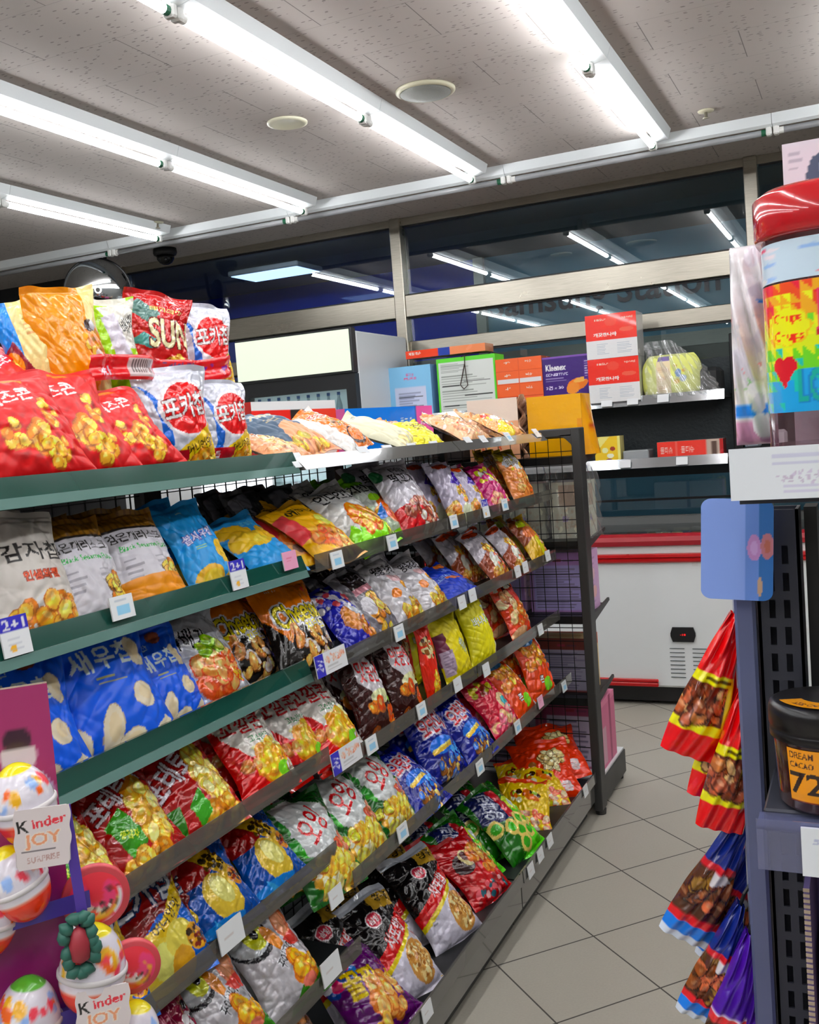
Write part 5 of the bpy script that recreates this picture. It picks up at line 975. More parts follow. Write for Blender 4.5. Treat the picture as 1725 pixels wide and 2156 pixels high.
 ('bird', -1.077, 1.446, 0.387, 38, 4, -12, 1, True, 0, 0.82, 'sixth shelf of near unit'),
 ('bird', -1.060, 1.617, 0.387, 38, 4, -14, 1, True, 0, 0.836, 'sixth shelf of near unit'),
 ('brownball', -1.056, 1.658, 0.142, 35, 4, -10, 1, True, 0, 0.883, 'on the bottom shelf'),
 ('purple', -1.020, 1.945, 0.146, 48, 8, -16, 0, True, 0, 0.883, 'on the bottom shelf'),
 ('samyang', -1.028, 2.090, 0.142, 42, 4, -18, 1, True, 0, 0.883, 'on the bottom shelf'),
 ('samyang', -1.030, 2.365, 0.140, 44, 2, -18, 1, True, 0, 0.883, 'on the bottom shelf'),
 ('samyang', -1.122, 1.991, 0.143, 36, 4, -14, 0, True, 0, 0.883, 'on the bottom shelf'),
 ('redsquid', -1.022, 2.619, 0.144, 46, 6, -16, 1, True, 0, 0.883, 'on the bottom shelf'),
 ('onion', -1.073, 2.708, 0.144, 42, 6, -10, 1, True, 0, 0.837, 'on the bottom shelf'),
 ('onion', -1.018, 2.935, 0.147, 44, 8, -14, 1, True, 0, 0.93, 'on the bottom shelf'),
 ('ricetta', -1.086, 3.102, 0.142, 55, -6, -62, 0, True, 0, 0.79, 'on the bottom shelf'),
 ('ricetta', -1.081, 3.330, 0.140, 60, 4, -62, 1, True, 0, 0.79, 'on the bottom shelf'),
 ('orange_pack', -1.084, 3.402, 0.142, 52, 4, -62, 0, True, 0, 0.977, 'on the bottom shelf'),
 ('orange_pack', -1.086, 3.521, 0.182, 60, 6, -62, 0, True, 0, 1.023, 'on the bottom shelf'),
]
from collections import defaultdict
cnt = defaultdict(int)
for e in BAGS: cnt[(e[0], e[-1])] += 1
seen = defaultdict(int)
for i, (key, x, y, z, lean, tilt, yaw, back, hi, bend, sc, place) in enumerate(sorted(BAGS, key=lambda q: q[2])):
    o = make_bag(key, 100 + i * 7, hi, bend); d = DESIGN[key]; o.scale = (sc, sc, sc)
    pose(o, x, y, z, lean, tilt, yaw)
    n = cnt[(key, place)]; k = seen[(key, place)]; seen[(key, place)] += 1
    pos = '' if n == 1 else (', left of two' if k == 0 else ', right of two') if n == 2 else f', {ORD[k]} of {("three", "four", "five")[n - 3]}'
    def say(behind):
        full = f'{d["desc"]}, {place}{pos}{behind}'
        for head in (d['desc'], d['desc'].split(' with ')[0], ' '.join(d['desc'].split(' with ')[0].split()[:5])):
            s_ = f'{head}, {place}{pos}{behind}'
            if len(s_.split()) <= 16: return s_
        return s_
    tag(o, say(''), 'snack bag', f'snack bags {place}')
    for r in range(back):
        c = dup(o); c.name = 'snack_bag'; c.scale = (sc * .85, sc, sc)
        c.location = (x - .070 * (r + 1) - .006, y + .012 * (1 if (i + r) % 2 else -1), z + .004 * (r + 1)); c['label'] = say(', one behind')

# ------------------------------------------------------------------ price tags on the rails
M_TAG = print_mat('tag_print', .35, coat=.3, bump=0)
def tagcv(kind):
    if kind == 'P':
        c = Cv(96, 40, '#dfe0e2', 2.3); c.rect(0, 0, .26, 1, '#3a36a0'); c.text('2+1', .13, .5, .2, .5, '#d8d8f0', 1.2); c.speck(.62, .66, .33, .18, 60, .05, ['#e0a890', '#d8c0b0', '#c88a74'], 2); c.lines(.34, .92, .1, .4, 2, '#b8b8b8'); return c
    c = Cv(32, 40 if kind == 'v' else 32, '#e2e5e8', 1)
    if kind == 'b': c.rect(.25, .2, .8, .6, '#9cc8e4'); c.lines(.2, .8, .7, .9, 1, '#b8c0c8')
    elif kind == 'p': c.rect(0, 0, 1, 1, '#e4a8c0'); c.lines(.25, .75, .4, .7, 2, '#c87890')
    elif kind == 'v': c.rect(0, .62, 1, 1, '#3a36a0'); c.text('2+1', .5, .8, .8, .26, '#e0e0f4'); c.ell(.35, .2, .1, .1, '#e8a838'); c.lines(.2, .9, .1, .5, 3, '#b4b8c0', .3, .5)
    else: c.lines(.2, .8, .25, .75, 3, '#b8aca8', .3, .5)
    return c
TAGS = [
 ('v', -1.100, 1.035, 1.234, 1, 8, 'on second green rail'),
 ('W', -1.080, 1.065, 0.815, 1, 8, 'on fourth near rail'),
 ('w', -1.100, 1.245, 1.445, 1, 35, 'on top green rail'),
 ('b', -1.100, 1.258, 1.242, 1, 8, 'on second green rail'),
 ('W', -1.080, 1.438, 0.603, 1, 8, 'on fifth near rail'),
 ('w', -1.100, 1.478, 1.446, 1, 35, 'on top green rail'),
 ('v', -1.100, 1.590, 1.234, 1, 8, 'on second green rail'),
 ('W', -1.040, 1.707, 0.401, 1, 8, 'on sixth near rail'),
 ('w', -1.050, 1.766, 0.531, 1, 8, 'on fifth clear rail'),
 ('p', -1.100, 1.777, 1.243, 1, 8, 'on second green rail'),
 ('w', -1.100, 1.854, 1.451, 1, 35, 'on top dark rail'),
 ('P', -1.080, 1.880, 1.001, 1, 8, 'on third clear rail'),
 ('P', -1.080, 1.914, 0.777, 1, 8, 'on fourth clear rail'),
 ('b', -1.080, 1.942, 1.220, 1, 8, 'on second clear rail'),
 ('w', -0.980, 2.016, 0.147, 1, 8, 'on bottom rail'),
 ('b', -1.080, 2.035, 0.770, 1, 8, 'on fourth clear rail'),
 ('b', -1.050, 2.101, 0.536, 1, 8, 'on fifth clear rail'),
 ('w', -1.100, 2.172, 1.452, 1, 35, 'on top dark rail'),
 ('b', -1.080, 2.228, 1.222, 1, 8, 'on second clear rail'),
 ('b', -1.080, 2.229, 0.995, 1, 8, 'on third clear rail'),
 ('w', -1.100, 2.314, 1.450, 1, 35, 'on top dark rail'),
 ('b', -1.080, 2.326, 0.770, 1, 8, 'on fourth clear rail'),
 ('b', -1.100, 2.465, 1.449, 1, 35, 'on top dark rail'),
 ('w', -1.080, 2.581, 0.772, 1, 8, 'on fourth clear rail'),
 ('w', -1.100, 2.617, 1.449, 1, 35, 'on top dark rail'),
 ('b', -1.050, 2.630, 0.517, 1, 8, 'on fifth clear rail'),
 ('b', -1.080, 2.640, 1.229, 1, 8, 'on second clear rail'),
 ('w', -1.080, 2.657, 0.993, 1, 8, 'on third clear rail'),
 ('w', -1.080, 2.743, 0.999, 1, 8, 'on third clear rail'),
 ('w', -0.980, 2.810, 0.140, 1, 8, 'on bottom rail'),
 ('w', -1.080, 2.813, 0.757, 1, 8, 'on fourth clear rail'),
 ('w', -1.100, 2.877, 1.452, 1, 35, 'on top dark rail'),
 ('v', -1.080, 2.907, 1.232, 1, 8, 'on second clear rail'),
 ('w', -0.980, 2.909, 0.146, 1, 8, 'on bottom rail'),
 ('b', -1.050, 2.977, 0.532, 1, 8, 'on fifth clear rail'),
 ('w', -1.100, 3.009, 1.453, 1, 35, 'on top dark rail'),
 ('w', -0.980, 3.014, 0.149, 1, 8, 'on bottom rail'),
 ('b', -1.080, 3.085, 1.236, 1, 8, 'on second clear rail'),
 ('w', -1.080, 3.168, 1.004, 1, 8, 'on third clear rail'),
 ('p', -1.050, 3.227, 0.544, 1, 8, 'on fifth clear rail'),
 ('b', -1.100, 3.249, 1.456, 1, 35, 'on top dark rail'),
 ('w', -1.080, 3.251, 1.006, 1, 8, 'on third clear rail'),
 ('w', -1.080, 3.374, 0.764, 1, 8, 'on fourth clear rail'),
 ('w', -0.980, 3.468, 0.151, 1, 8, 'on bottom rail'),
 ('w', -1.080, 3.517, 1.008, 1, 8, 'on third clear rail'),
 ('b', -1.050, 3.519, 0.522, 1, 8, 'on fifth clear rail'),
 ('w', -1.100, 3.570, 1.460, 1, 35, 'on top dark rail'),
]
_tp = {}
_tn = defaultdict(int); _ts = defaultdict(int)
for q in TAGS: _tn[q[-1]] += 1
for kind, x, y, z, s_, tl, place in TAGS:
    if kind not in _tp:
        sx, sz = {'P': (.135, .048), 'v': (.052, .056), 'W': (.074, .048)}.get(kind, (.054, .038))
        o = print_box('price_tag', sx, .0025, sz, tagcv(kind), '#d8dadc', None, M_TAG, None, (48, 24) if kind == 'P' else (24, 24)); _tp[kind] = o
    else: o = dup(_tp[kind])
    o.location = (x, y, z); o.scale = (s_,) * 3
    o.rotation_euler = (math.radians(-tl), 0, PI / 2)
    k = _ts[place]; _ts[place] += 1
    kd = {'P': 'wide white and violet promotion card', 'v': 'white price tag with violet header', 'b': 'white price tag with pale blue patch', 'p': 'pink price tag', 'w': 'plain white price tag', 'W': 'large plain white price tag'}[kind]
    tag(o, f'{kd}, {ORD[k] if k < 9 else "tenth"} from left {place}', 'price tag', f'price tags {place}')
# red tape holding the upright bundle together
def tape(U, V):
    w_ = .022 * np.sin(U * 19) ; y = 1.385 + U * .43
    return -1.238 + .010 * np.sin(U * 21 + .6) + .003 * np.sin(V * 9) + 0 * y, y, 1.628 + V * .046 + .010 * np.sin(U * 5 + 1) + .03 * U
c = Cv(320, 36, '#bc1420', 9)
c.rect(.26, .15, .40, .9, '#c8b8b8'); 
for i in range(9): c.rect(.275 + i * .012, .3, .275 + i * .012 + (.004 if i % 2 else .007), .8, '#3a2c2c')
c.text('포카칩 번들', .60, .72, .2, .32, '#38406c'); c.text('4번들', .60, .32, .1, .36, '#c8dcb0'); c.text('4번들', .1, .35, .1, .36, '#d8d0e0'); c.speck(.85, .5, .12, .3, 10, .1, ['#7a2c8c', '#d84c5c', '#e8a0a8'])
o = sheet('bundle_tape', tape, c, 170, 20, FILM); tag(o, 'red printed tape wrapped around the upright snack bags on the top shelf', 'tape')

# ================================================================== FIXTURE AT THE RIGHT EDGE
M_SLATE = mat('slate_steel', '#3c3e48', .4, .3); M_PANEL = mat('lilac_panel', '#5d6488', .3, coat=.3)
t = thing('slotted_rack', 'dark slotted steel rack at the right edge carrying the lollipop jar', 'display shelf', (0, 1.05, 0))
def slotted(x0, x1, z1, cols):
    """steel upright with real punched slots"""
    b = MB(); xs = sorted([x0, x1] + [c_ - .003 for c_ in cols] + [c_ + .003 for c_ in cols]); z = .04; pit = .0272; zs = [0.0]
    while z < z1 - .03: zs += [z, z + .0185]; z += pit
    zs.append(z1)
    for i in range(len(xs) - 1):
        if i % 2 == 0: b.box(xs[i], xs[i + 1], 0, .003, 0, z1)
        else:
            for j in range(0, len(zs) - 1, 2): b.box(xs[i], xs[i + 1], 0, .003, zs[j], zs[j + 1])
    b.box(x0, x0 + .003, 0, .045, 0, z1); b.box(x1 - .003, x1, 0, .045, 0, z1); b.box(x0 + .003, x1 - .003, .04, .045, 0, z1)
    return b
slotted(-.108, -.066, 1.40, (-.094, -.080)).build('upright', M_SLATE, t)
slotted(.80, .836, 1.40, (.811, .825)).build('upright', M_SLATE, t)
b = MB(); b.box(-.062, -.050, .02, .06, 0, 1.40); b.build('inner_channel', M_BLACK, t)
b = MB(); b.box(-.130, -.1095, -.01, .03, .0, 1.335, bev=.003); b.build('side_panel', M_PANEL, t)
for z in (1.462, 1.138, .80, .45, .12):
    b = MB(); b.box(-.10, .84, -.115, .0, z - .022, z, bev=.002); b.box(-.058, .80, 0, .28, z - .012, z); s_ = b.build('shelf', M_SLATE, t)
    b = MB(); b.box(-.103, .84, -.150, -.1485, z - .042, z + .004); b.box(-.103, .84, -.1485, -.115, z - .006, z - .003); b.build('price_rail', clear_mat('rail_lilac', '#d8dcf0', .1, .1, .25, '#8a90b8') if z < 1.3 else M_SLATE, s_)
# price cards
c = Cv(120, 48, '#dfe3f0', 2.5); c.lines(.28, .95, .62, .9, 2, '#b8b8c8', .4, .6); c.speck(.6, .42, .3, .14, 60, .03, ['#c4bccb', '#ccc6d6', '#b9b0c0'], 3); c.lines(.35, .8, .1, .3, 2, '#bcb6c6', .5, .5)
o = print_box('shelf_card', .12, .004, .044, c, '#d8dcec', None, M_TAG, None, (90, 40)); o.location = (-.049, .893, 1.424); tag(o, 'wide white price card on the rack edge beneath the lollipop jar', 'price tag')
c = Cv(60, 48, '#dfe3f4', 1.4); c.text('5,900', .45, .72, .6, .14, '#b4b8cc'); c.rect(.25, .28, .5, .55, '#8ad03a'); c.lines(.4, .9, .1, .2, 1, '#c0c4d0')
o = print_box('shelf_card', .06, .003, .043, c, '#d8dcec', None, M_TAG, None, (50, 36)); o.location = (-.036, .897, 1.096); tag(o, 'white price card with green square beneath the dark cacao tub', 'price tag')
# lollipop jar
t = thing('lollipop_jar', 'big clear lollipop jar with red lid and rainbow label', 'jar', (-.004, 1.015, 1.464)); t.scale = (1, 1, .9)
def jarf(r, z0, z1, a0=-PI, a1=PI, pw=3.2, taper=0.0):
    def f(U, V):
        th = a0 + U * (a1 - a0) - PI / 2; cx, sn = np.cos(th), np.sin(th); q = (np.abs(cx) ** pw + np.abs(sn) ** pw) ** (-1 / pw); k = r * (1 - taper * V)
        return k * cx * q, k * sn * q, z0 + V * (z1 - z0)
    return f
c = Cv(512, 150, '#e8a020', 2.6); R = random.Random(4)
for i in range(60):
    for j in range(12):
        u, v = i / 60, j / 12; h = (v * .9 + .05 * R.random() + .12 * math.sin(u * 9))
        cols = ['#2898c8', '#28b0a0', '#6cbc2c', '#c8d424', '#f0dc1c', '#f0a020', '#e05020', '#c81c3c']; k_ = min(7, max(0, int(h * 8 + R.uniform(-.6, .6)))); c.poly([(u, v), (u + 1 / 60, v), (u + (1 / 60 if R.random() < .5 else 0), v + 1 / 12), (u, v + 1 / 12)], cols[k_]); c.poly([(u, v + 1 / 12), (u + 1 / 60, v), (u + 1 / 60, v + 1 / 12)], cols[max(0, min(7, k_ + R.choice((-1, 0, 1))))])
for cu in (.392, .90):
    for a in range(8): c.ell(cu + .026 * math.cos(a * PI / 4), .66 + .1 * math.sin(a * PI / 4), .013, .055, '#f4b820')
    for a in range(8): c.ell(cu + .022 * math.cos(a * PI / 4), .66 + .09 * math.sin(a * PI / 4), .013, .055, '#f8e01c')
    c.ell(cu, .66, .03, .12, '#f8e01c'); c.text('Chupa', cu, .72, .052, .09, '#d8341c'); c.text('Chups', cu, .58, .052, .09, '#d8341c')
    c.text('JELLY', cu + .085, .74, .08, .34, '#a8183c', 0, '#d84c6c', 1); c.text('LOLLY', cu + .065, .2, .10, .26, '#1c9a8c', 0, '#1878b0', 1)
    c.ell(cu - .018, .36, .013, .07, '#b8182c'); c.ell(cu + .0, .36, .013, .07, '#b8182c'); c.poly([(cu - .03, .34), (cu + .012, .34), (cu - .009, .18)], '#b8182c')
M_JAR = clear_mat('jar_clear', '#f4e6ea', .05, .03, .05, '#e8a0b0')
sheet('label', jarf(.0805, .035, .160), c, 330, 100, print_mat('jar_label', .25, coat=.5, bump=0), t)
c = Cv(200, 60, '#c8d8ec', 3); c.speck(.5, .5, .5, .5, 40, .06, ['#e8e0f0', '#d84c6c', '#9ab8e0', '#4a78c8', '#f0f0f8'], 5)
sheet('upper_label', jarf(.0803, .162, .200), c, 120, 24, MATS['jar_label'], t)
sheet('jar_wall', jarf(.080, .0, .215), Cv(4, 4, '#ffffff'), 80, 10, M_JAR, t)
b = MB(); b.lathe([(.02, .002), (.079, .002), (.080, .0)], n=48, power=3.2); b.build('jar_base', M_JAR, t)
b = MB(); b.lathe([(.084, .205), (.086, .208), (.086, .245), (.078, .252), (.001, .253)], n=56, power=3.2); b.build('lid', mat('lid_red', '#c4101c', .15, coat=.8), t, True)
R = random.Random(9); b = MB()
for i in range(60):
    b.col = lin(R.choice(['#d8547c', '#e88ca8', '#c83c5c', '#e8a040', '#d878b8', '#f0d0d8'])); x, y, z = R.uniform(-.055, .055), R.uniform(-.055, .055), R.uniform(.02, .19)
    b.lathe([(.001, z - .012), (.008, z - .01), (.013, z), (.008, z + .01), (.001, z + .012)], c=(x, y, 0), n=10)
o = b.build('lollipops', MATS['frozen_print'], t, True, True); o['kind'] = 'stuff'
c = Cv(64, 48, '#d8d4dc', 1.3); c.poly([(.5, .0), (1, 0), (1, .9), (.7, .8)], '#d0402c'); c.ell(.42, .5, .26, .4, '#4a5468'); c.ell(.36, .62, .1, .14, '#a8b8d0'); c.lines(.04, .14, .1, .9, 8, '#a8a4b0')
o = print_box('toy_box', .13, .05, .30, Cv(64, 150, '#d8d4dc', .45), '#c8c4cc', None, MATS['carton_print'], None); o.location = (-.004, 1.135, 1.464); tag(o, 'pale box standing behind the lollipop jar with a round dark picture near its top', 'box')
sheet('picture', lambda U, V: (-.065 + U * .13, -.0258 + 0 * V, .232 + V * .066), c, 60, 40, MATS['carton_print'], o)
c = Cv(40, 200, '#d8d6d8', .2); c.rect(0, .70, 1, .735, '#3a88d0'); c.rect(0, .36, 1, .40, '#d85c60'); c.rect(0, .28, 1, .33, '#6aa860'); c.rect(0, .14, 1, .2, '#2c84dc'); c.lines(.2, .8, .45, .65, 5, '#b8c0c8'); c.rect(0, 0, 1, .12, '#c89ab4'); c.speck(.5, .5, .5, .5, 20, .06, ['#e8e4e8', '#d0ccd4'])
t = thing('white_pouch', 'narrow white pouch with blue and red marks left of the lollipop jar', 'pouch', (-.106, 1.11, 1.464))
pillow('white_pouch', '', '', None, .042, .205, .03, c, 0, FILM, .1, 4, 24, 100, t)
# cacao tub
t = thing('cacao_tub', 'dark brown chocolate tub with black ribbed lid and orange label reading 72', 'tub', (-.046, .965, 1.1395))
b = MB(); b.lathe([(.001, 0), (.040, .0), (.042, .003), (.0455, .07), (.0455, .075)], n=48); b.build('cup', mat('cacao_brown', '#3a1a16', .2, coat=.5), t, True)
b = MB(); b.lathe([(.046, .062), (.048, .063), (.048, .070), (.0465, .072), (.0485, .074), (.0485, .088), (.047, .093), (.043, .095), (.001, .0955)], n=56); b.build('lid', mat('lid_black', '#131113', .3), t, True)
c = Cv(220, 90, '#d8901c', 2.2); c.text('DREAM', .16, .88, .26, .12, '#3a1c10'); c.text('CACAO', .16, .70, .26, .12, '#3a1c10'); c.text('72', .20, .36, .38, .42, '#241008', 0); c.text('72%', .75, .5, .3, .4, '#241008'); c.rect(0, 0, 1, .03, '#6a2c10')
sheet('label', lambda U, V: ((.0425 + .0032 * V) * np.sin(-.75 + U * 1.9), -(.0425 + .0032 * V) * np.cos(-.75 + U * 1.9), .010 + V * .049), c, 120, 60, MATS['jar_label'], t)
sheet('pink_band', lambda U, V: (.0418 * np.sin(-.9 + U * 2.2), -.0418 * np.cos(-.9 + U * 2.2), .003 + V * .006), Cv(64, 8, '#b04c70'), 40, 3, MATS['jar_label'], t)
c = Cv(120, 40, '#c88c1c', 3); c.text('72% CACAO', .4, .6, .5, .35, '#3a1c10')
sheet('lid_band', lambda U, V: ((.020 + .02 * V) * np.sin(-1.2 + U * 2.4), -(.020 + .02 * V) * np.cos(-1.2 + U * 2.4), .0963 + 0 * V), c, 60, 16, MATS['jar_label'], t)
# corrugated display box under the tub shelf
t = thing('display_carton', 'corrugated display carton with amber packs below the cacao tub shelf', 'carton', (.03, .98, .803))
b = MB()
b.box(-.098, -.093, -.06, .06, 0, .27); b.box(.093, .098, -.06, .06, 0, .27); b.box(-.093, .093, .055, .06, 0, .27); b.box(-.093, .093, -.06, -.055, 0, .08); b.box(-.093, .093, -.055, .055, 0, .004); b.build('carton', mat('lilac_card', '#6a5d8c', .6), t)
b = MB()
for i in range(54): b.box(-.0982, -.0928, -.0615, -.0595, .003 + i * .005, .0055 + i * .005)
b.build('corrugated_edge', mat('card_edge', '#b3a08c', .8), t)
for i in range(3): b = MB(); b.box(-.085 + i * .058, -.032 + i * .058, -.04, .04, .005, .21, bev=.008); b.build('amber_pack', mat('amber_pack', '#a8500c', .3, coat=.5), t)
# blue hanging card
c = Cv(110, 150, '#8da4dc', .6); c.rect(.78, 0, 1, 1, '#3c6ca4'); c.rect(.62, 0, .8, 1, '#6f8cc8'); c.ell(.74, .52, .1, .13, '#b890c0'); c.ell(.92, .54, .09, .13, '#b07a84'); c.ell(.74, .52, .05, .07, '#c4a4d0'); c.ell(.92, .54, .045, .07, '#a86c60'); c.ell(.82, .14, .035, .1, '#b49a84')
def cardf(sg):
    def f(U, V):
        r = .10; x = (U - .5) * 2; y = (V - .5) * 2
        # rounded corners by pulling the outline in
        ox = np.clip((np.abs(x) - (1 - .3)) / .3, 0, 1); oy = np.clip((np.abs(y) - (1 - .18)) / .18, 0, 1); m = np.maximum(ox, oy); k = np.where((ox > 0) & (oy > 0), m / np.maximum(np.hypot(ox, oy), 1e-6), 1)
        X = np.sign(x) * np.where(ox > 0, .7 + .3 * ox * k, np.abs(x)); Y = np.sign(y) * np.where(oy > 0, .82 + .18 * oy * k, np.abs(y))
        return X * .034, sg * .001 + 0 * V, Y * .050
    return f
t = thing('blue_hang_card', 'rounded pale blue card with two pink oval badges hanging below the jar', 'card', (-.122, 1.022, 1.365)); t.rotation_euler = (0, math.radians(3), 0)
sheet('front', cardf(-1), c, 60, 80, MATS['jar_label'], t); sheet('back', cardf(1), Cv(4, 4, '#8da4dc'), 20, 30, MATS['jar_label'], t)
# hanging jerky and candy packs
def hang_pack(lab, cat, top, bot, w_, kind, seed, grp):
    R = random.Random(seed); T_ = Vector(top); B_ = Vector(bot); L = (B_ - T_).length
    c = Cv(72, 200, '#c4141a', .4)
    if kind == 'red':
        c.rect(0, .0, 1, .18, '#c0141c'); c.rect(0, .18, 1, .25, '#e4d010'); c.rect(0, .25, 1, .52, '#5c2c18'); c.food(.5, .38, .5, .13, 26, .05, ['#8a4a28', '#b87848', '#6a3018', '#c8a070', '#a85c40'], seed, 1.8, rim='#3a180c', hi='#e8c8a8'); c.rect(0, .25, .14, .52, '#d8c838'); c.rect(0, .52, 1, .59, '#e4d010'); c.lines(.1, .9, .53, .58, 1, '#3a2c10')
    elif kind == 'blue':
        c = Cv(72, 200, '#1c3c8c', .4); c.rect(0, 0, 1, .05, '#d0d8e4'); c.rect(0, .05, 1, .14, '#2c78c8'); c.rect(0, .14, 1, .2, '#c02830'); c.rect(0, .2, 1, .55, '#4a2c1c'); c.food(.5, .36, .5, .16, 26, .05, ['#7a4424', '#8c6c34', '#5a3018', '#c8704c'], seed, 1.8, rim='#2c140c', hi='#c8a080'); c.poly([(.1, .5), (.6, .62), (.6, .45)], '#d8d4d8'); c.rect(0, .55, 1, .60, '#b82430'); c.rect(0, .60, 1, 1, '#1a2c74')
    else:
        c = Cv(72, 200, '#4c2090', .4); c.rect(0, 0, 1, .3, '#3c1c14'); c.food(.5, .15, .5, .14, 16, .05, ['#6a3c20', '#8a5430', '#4a2414'], seed, 1.6, rim='#24100a'); c.rect(0, .3, 1, .36, '#c83c40'); c.rect(0, .36, 1, .38, '#d8d0e0')
    t = thing('hanging_pack', lab, cat, tuple(T_), 0, grp)
    ax = (B_ - T_).normalized(); sd = ax.cross(Vector((0.25, -1, 0))).normalized(); nm = sd.cross(ax).normalized()
    if nm.y > 0: nm = -nm
    def f(sg):
        def g(U, V):
            s_ = 1 - V; wd = w_ * (.16 + .84 * np.clip(s_ * 1.25, 0, 1) ** .8); q = np.clip(1 - np.abs(2 * U - 1) ** 2.4, 0, 1) ** .55 * np.clip(np.sin(PI * np.clip(s_ * .9 + .05, 0, 1)), 0, 1) ** .5
            n = sg * .017 * q + .004 * np.sin(U * 14 + s_ * 3) * (1.1 - s_) + .002 * np.sin(U * 23 + V * 17)
            o = [sd[i] * (U - .5) * wd + ax[i] * s_ * L + nm[i] * n for i in range(3)]; return o[0], o[1], o[2]
        return g
    sheet('front', f(1), c, 40, 90, FILM, t); sheet('back', f(-1), c, 20, 40, FILM, t)
    b = MB(); b.tube([(0, 0, -.002), (.004, .0, .01), (.012, .005, .022)], .0022, 6); b.build('hook', M_BLACK, t); return t
HP = [
 ("red and yellow jerky pack hanging highest on the strip", "jerky pack", (-0.1364, 1.1000, 1.2869), (-0.1915, 1.0900, 1.1312), 0.062, "red", 1, "red and yellow hanging jerky packs"),
 ("red and yellow jerky pack hanging second from the top", "jerky pack", (-0.1355, 1.1200, 1.2308), (-0.1719, 1.1100, 1.0776), 0.055, "red", 2, "red and yellow hanging jerky packs"),
 ("red and yellow jerky pack hanging third, nearest the side panel", "jerky pack", (-0.1293, 1.0900, 1.2125), (-0.1616, 1.0800, 1.0554), 0.05, "red", 3, "red and yellow hanging jerky packs"),
 ("dark blue snack pack with white corner hanging below the red packs", "snack pack", (-0.1350, 1.1000, 1.0738), (-0.2078, 1.0900, 0.9217), 0.058, "blue", 4, "blue hanging snack packs"),
 ("dark blue snack pack hanging right behind the white-cornered one", "snack pack", (-0.1312, 1.1300, 1.0304), (-0.1778, 1.1200, 0.8859), 0.05, "blue", 5, "blue hanging snack packs"),
 ("dark blue snack pack hanging lowest at the picture bottom", "snack pack", (-0.1434, 1.0800, 0.9758), (-0.1934, 1.0700, 0.8448), 0.05, "blue", 6, "blue hanging snack packs"),
 ("violet candy pack, left one at the picture bottom", "candy pack", (-0.1336, 1.0600, 0.9554), (-0.1674, 1.0500, 0.8134), 0.05, "purple", 7, "violet hanging candy packs"),
 ("violet candy pack, middle one at the picture bottom", "candy pack", (-0.1289, 1.0700, 0.9354), (-0.1497, 1.0600, 0.8000), 0.045, "purple", 8, "violet hanging candy packs"),
 ("violet candy pack, nearest the side panel at the picture bottom", "candy pack", (-0.1260, 1.0800, 0.9149), (-0.1366, 1.0700, 0.7910), 0.045, "purple", 9, "violet hanging candy packs"),
]
for lab, cat, tp, bt, w_, kd, sd_, gp in HP: hang_pack(lab, cat, tp, bt, w_, kd, sd_, gp)
b = MB(); b.box(-.1385, -.1355, 1.10, 1.103, .70, 1.34); tag(b.build('clip_strip', mat('strip_clear', '#c9cede', .3)), 'thin pale clip strip from which the red and blue packs hang', 'strip')
# farther shelf right of the black upright, and goods behind the slotted rack
t = thing('shelf_unit', 'black shelf unit against the window, right of the taller wall shelf upright', 'shelf unit', (0, 5.74, 0))
b = MB(); b.box(-.60, .9, -.02, 0, 1.0, 1.62); b.build('back_panel', M_BLACK, t)
for z in (1.50, 1.30, 1.1): b = MB(); b.box(-.60, .9, -.28, -.02, z - .015, z); b.box(-.60, .9, -.285, -.28, z - .03, z + .01); b.build('shelf', M_SHELF, t)
for i, (x, z, cc, nm) in enumerate(((-.55, 1.50, '#b8c0d8', 'pale lilac'), (-.44, 1.50, '#d8d4c8', 'cream'), (-.55, 1.30, '#8a8f9a', 'grey'), (-.42, 1.30, '#c8ccd0', 'light grey'))):
    simple_box('packet', f'small {nm} packet on the {"upper" if z > 1.4 else "lower"} shelf right of the black upright', 'packet', x - .04, x + .04, 5.5, 5.56, z, z + .09, cc, .015)
t = thing('rear_rack', 'black wire rack behind the slotted rack at the right edge', 'display shelf', (0, 1.9, 0))
for z in (1.36, 1.18, .98, .75): b = MB(); b.box(-.085, .7, -.1, .15, z - .01, z); b.build('shelf', M_BLACK, t)
b = MB()
for i in range(14): b.box(-.085 + i * .06, -.083 + i * .06, .15, .152, .2, 1.5)
b.build('wire_back', M_WIRE, t)
for i, (x, z, cc, nm) in enumerate(((-.05, 1.36, '#d8d4c8', 'cream'), (.06, 1.36, '#3c4c9c', 'blue'), (-.05, 1.18, '#a8a4b8', 'lilac grey'), (.06, 1.18, '#d8d8dc', 'white'), (-.05, .98, '#d8dadc', 'pale grey'), (.06, .98, '#58a8c8', 'light blue'))):
    simple_box('small_carton', f'small {nm} carton on the {("upper", "upper", "middle", "middle", "lower", "lower")[i]} shelf of the rear rack', 'carton', x - .035, x + .035, 1.83, 1.88, z, z + .10, cc, .004)
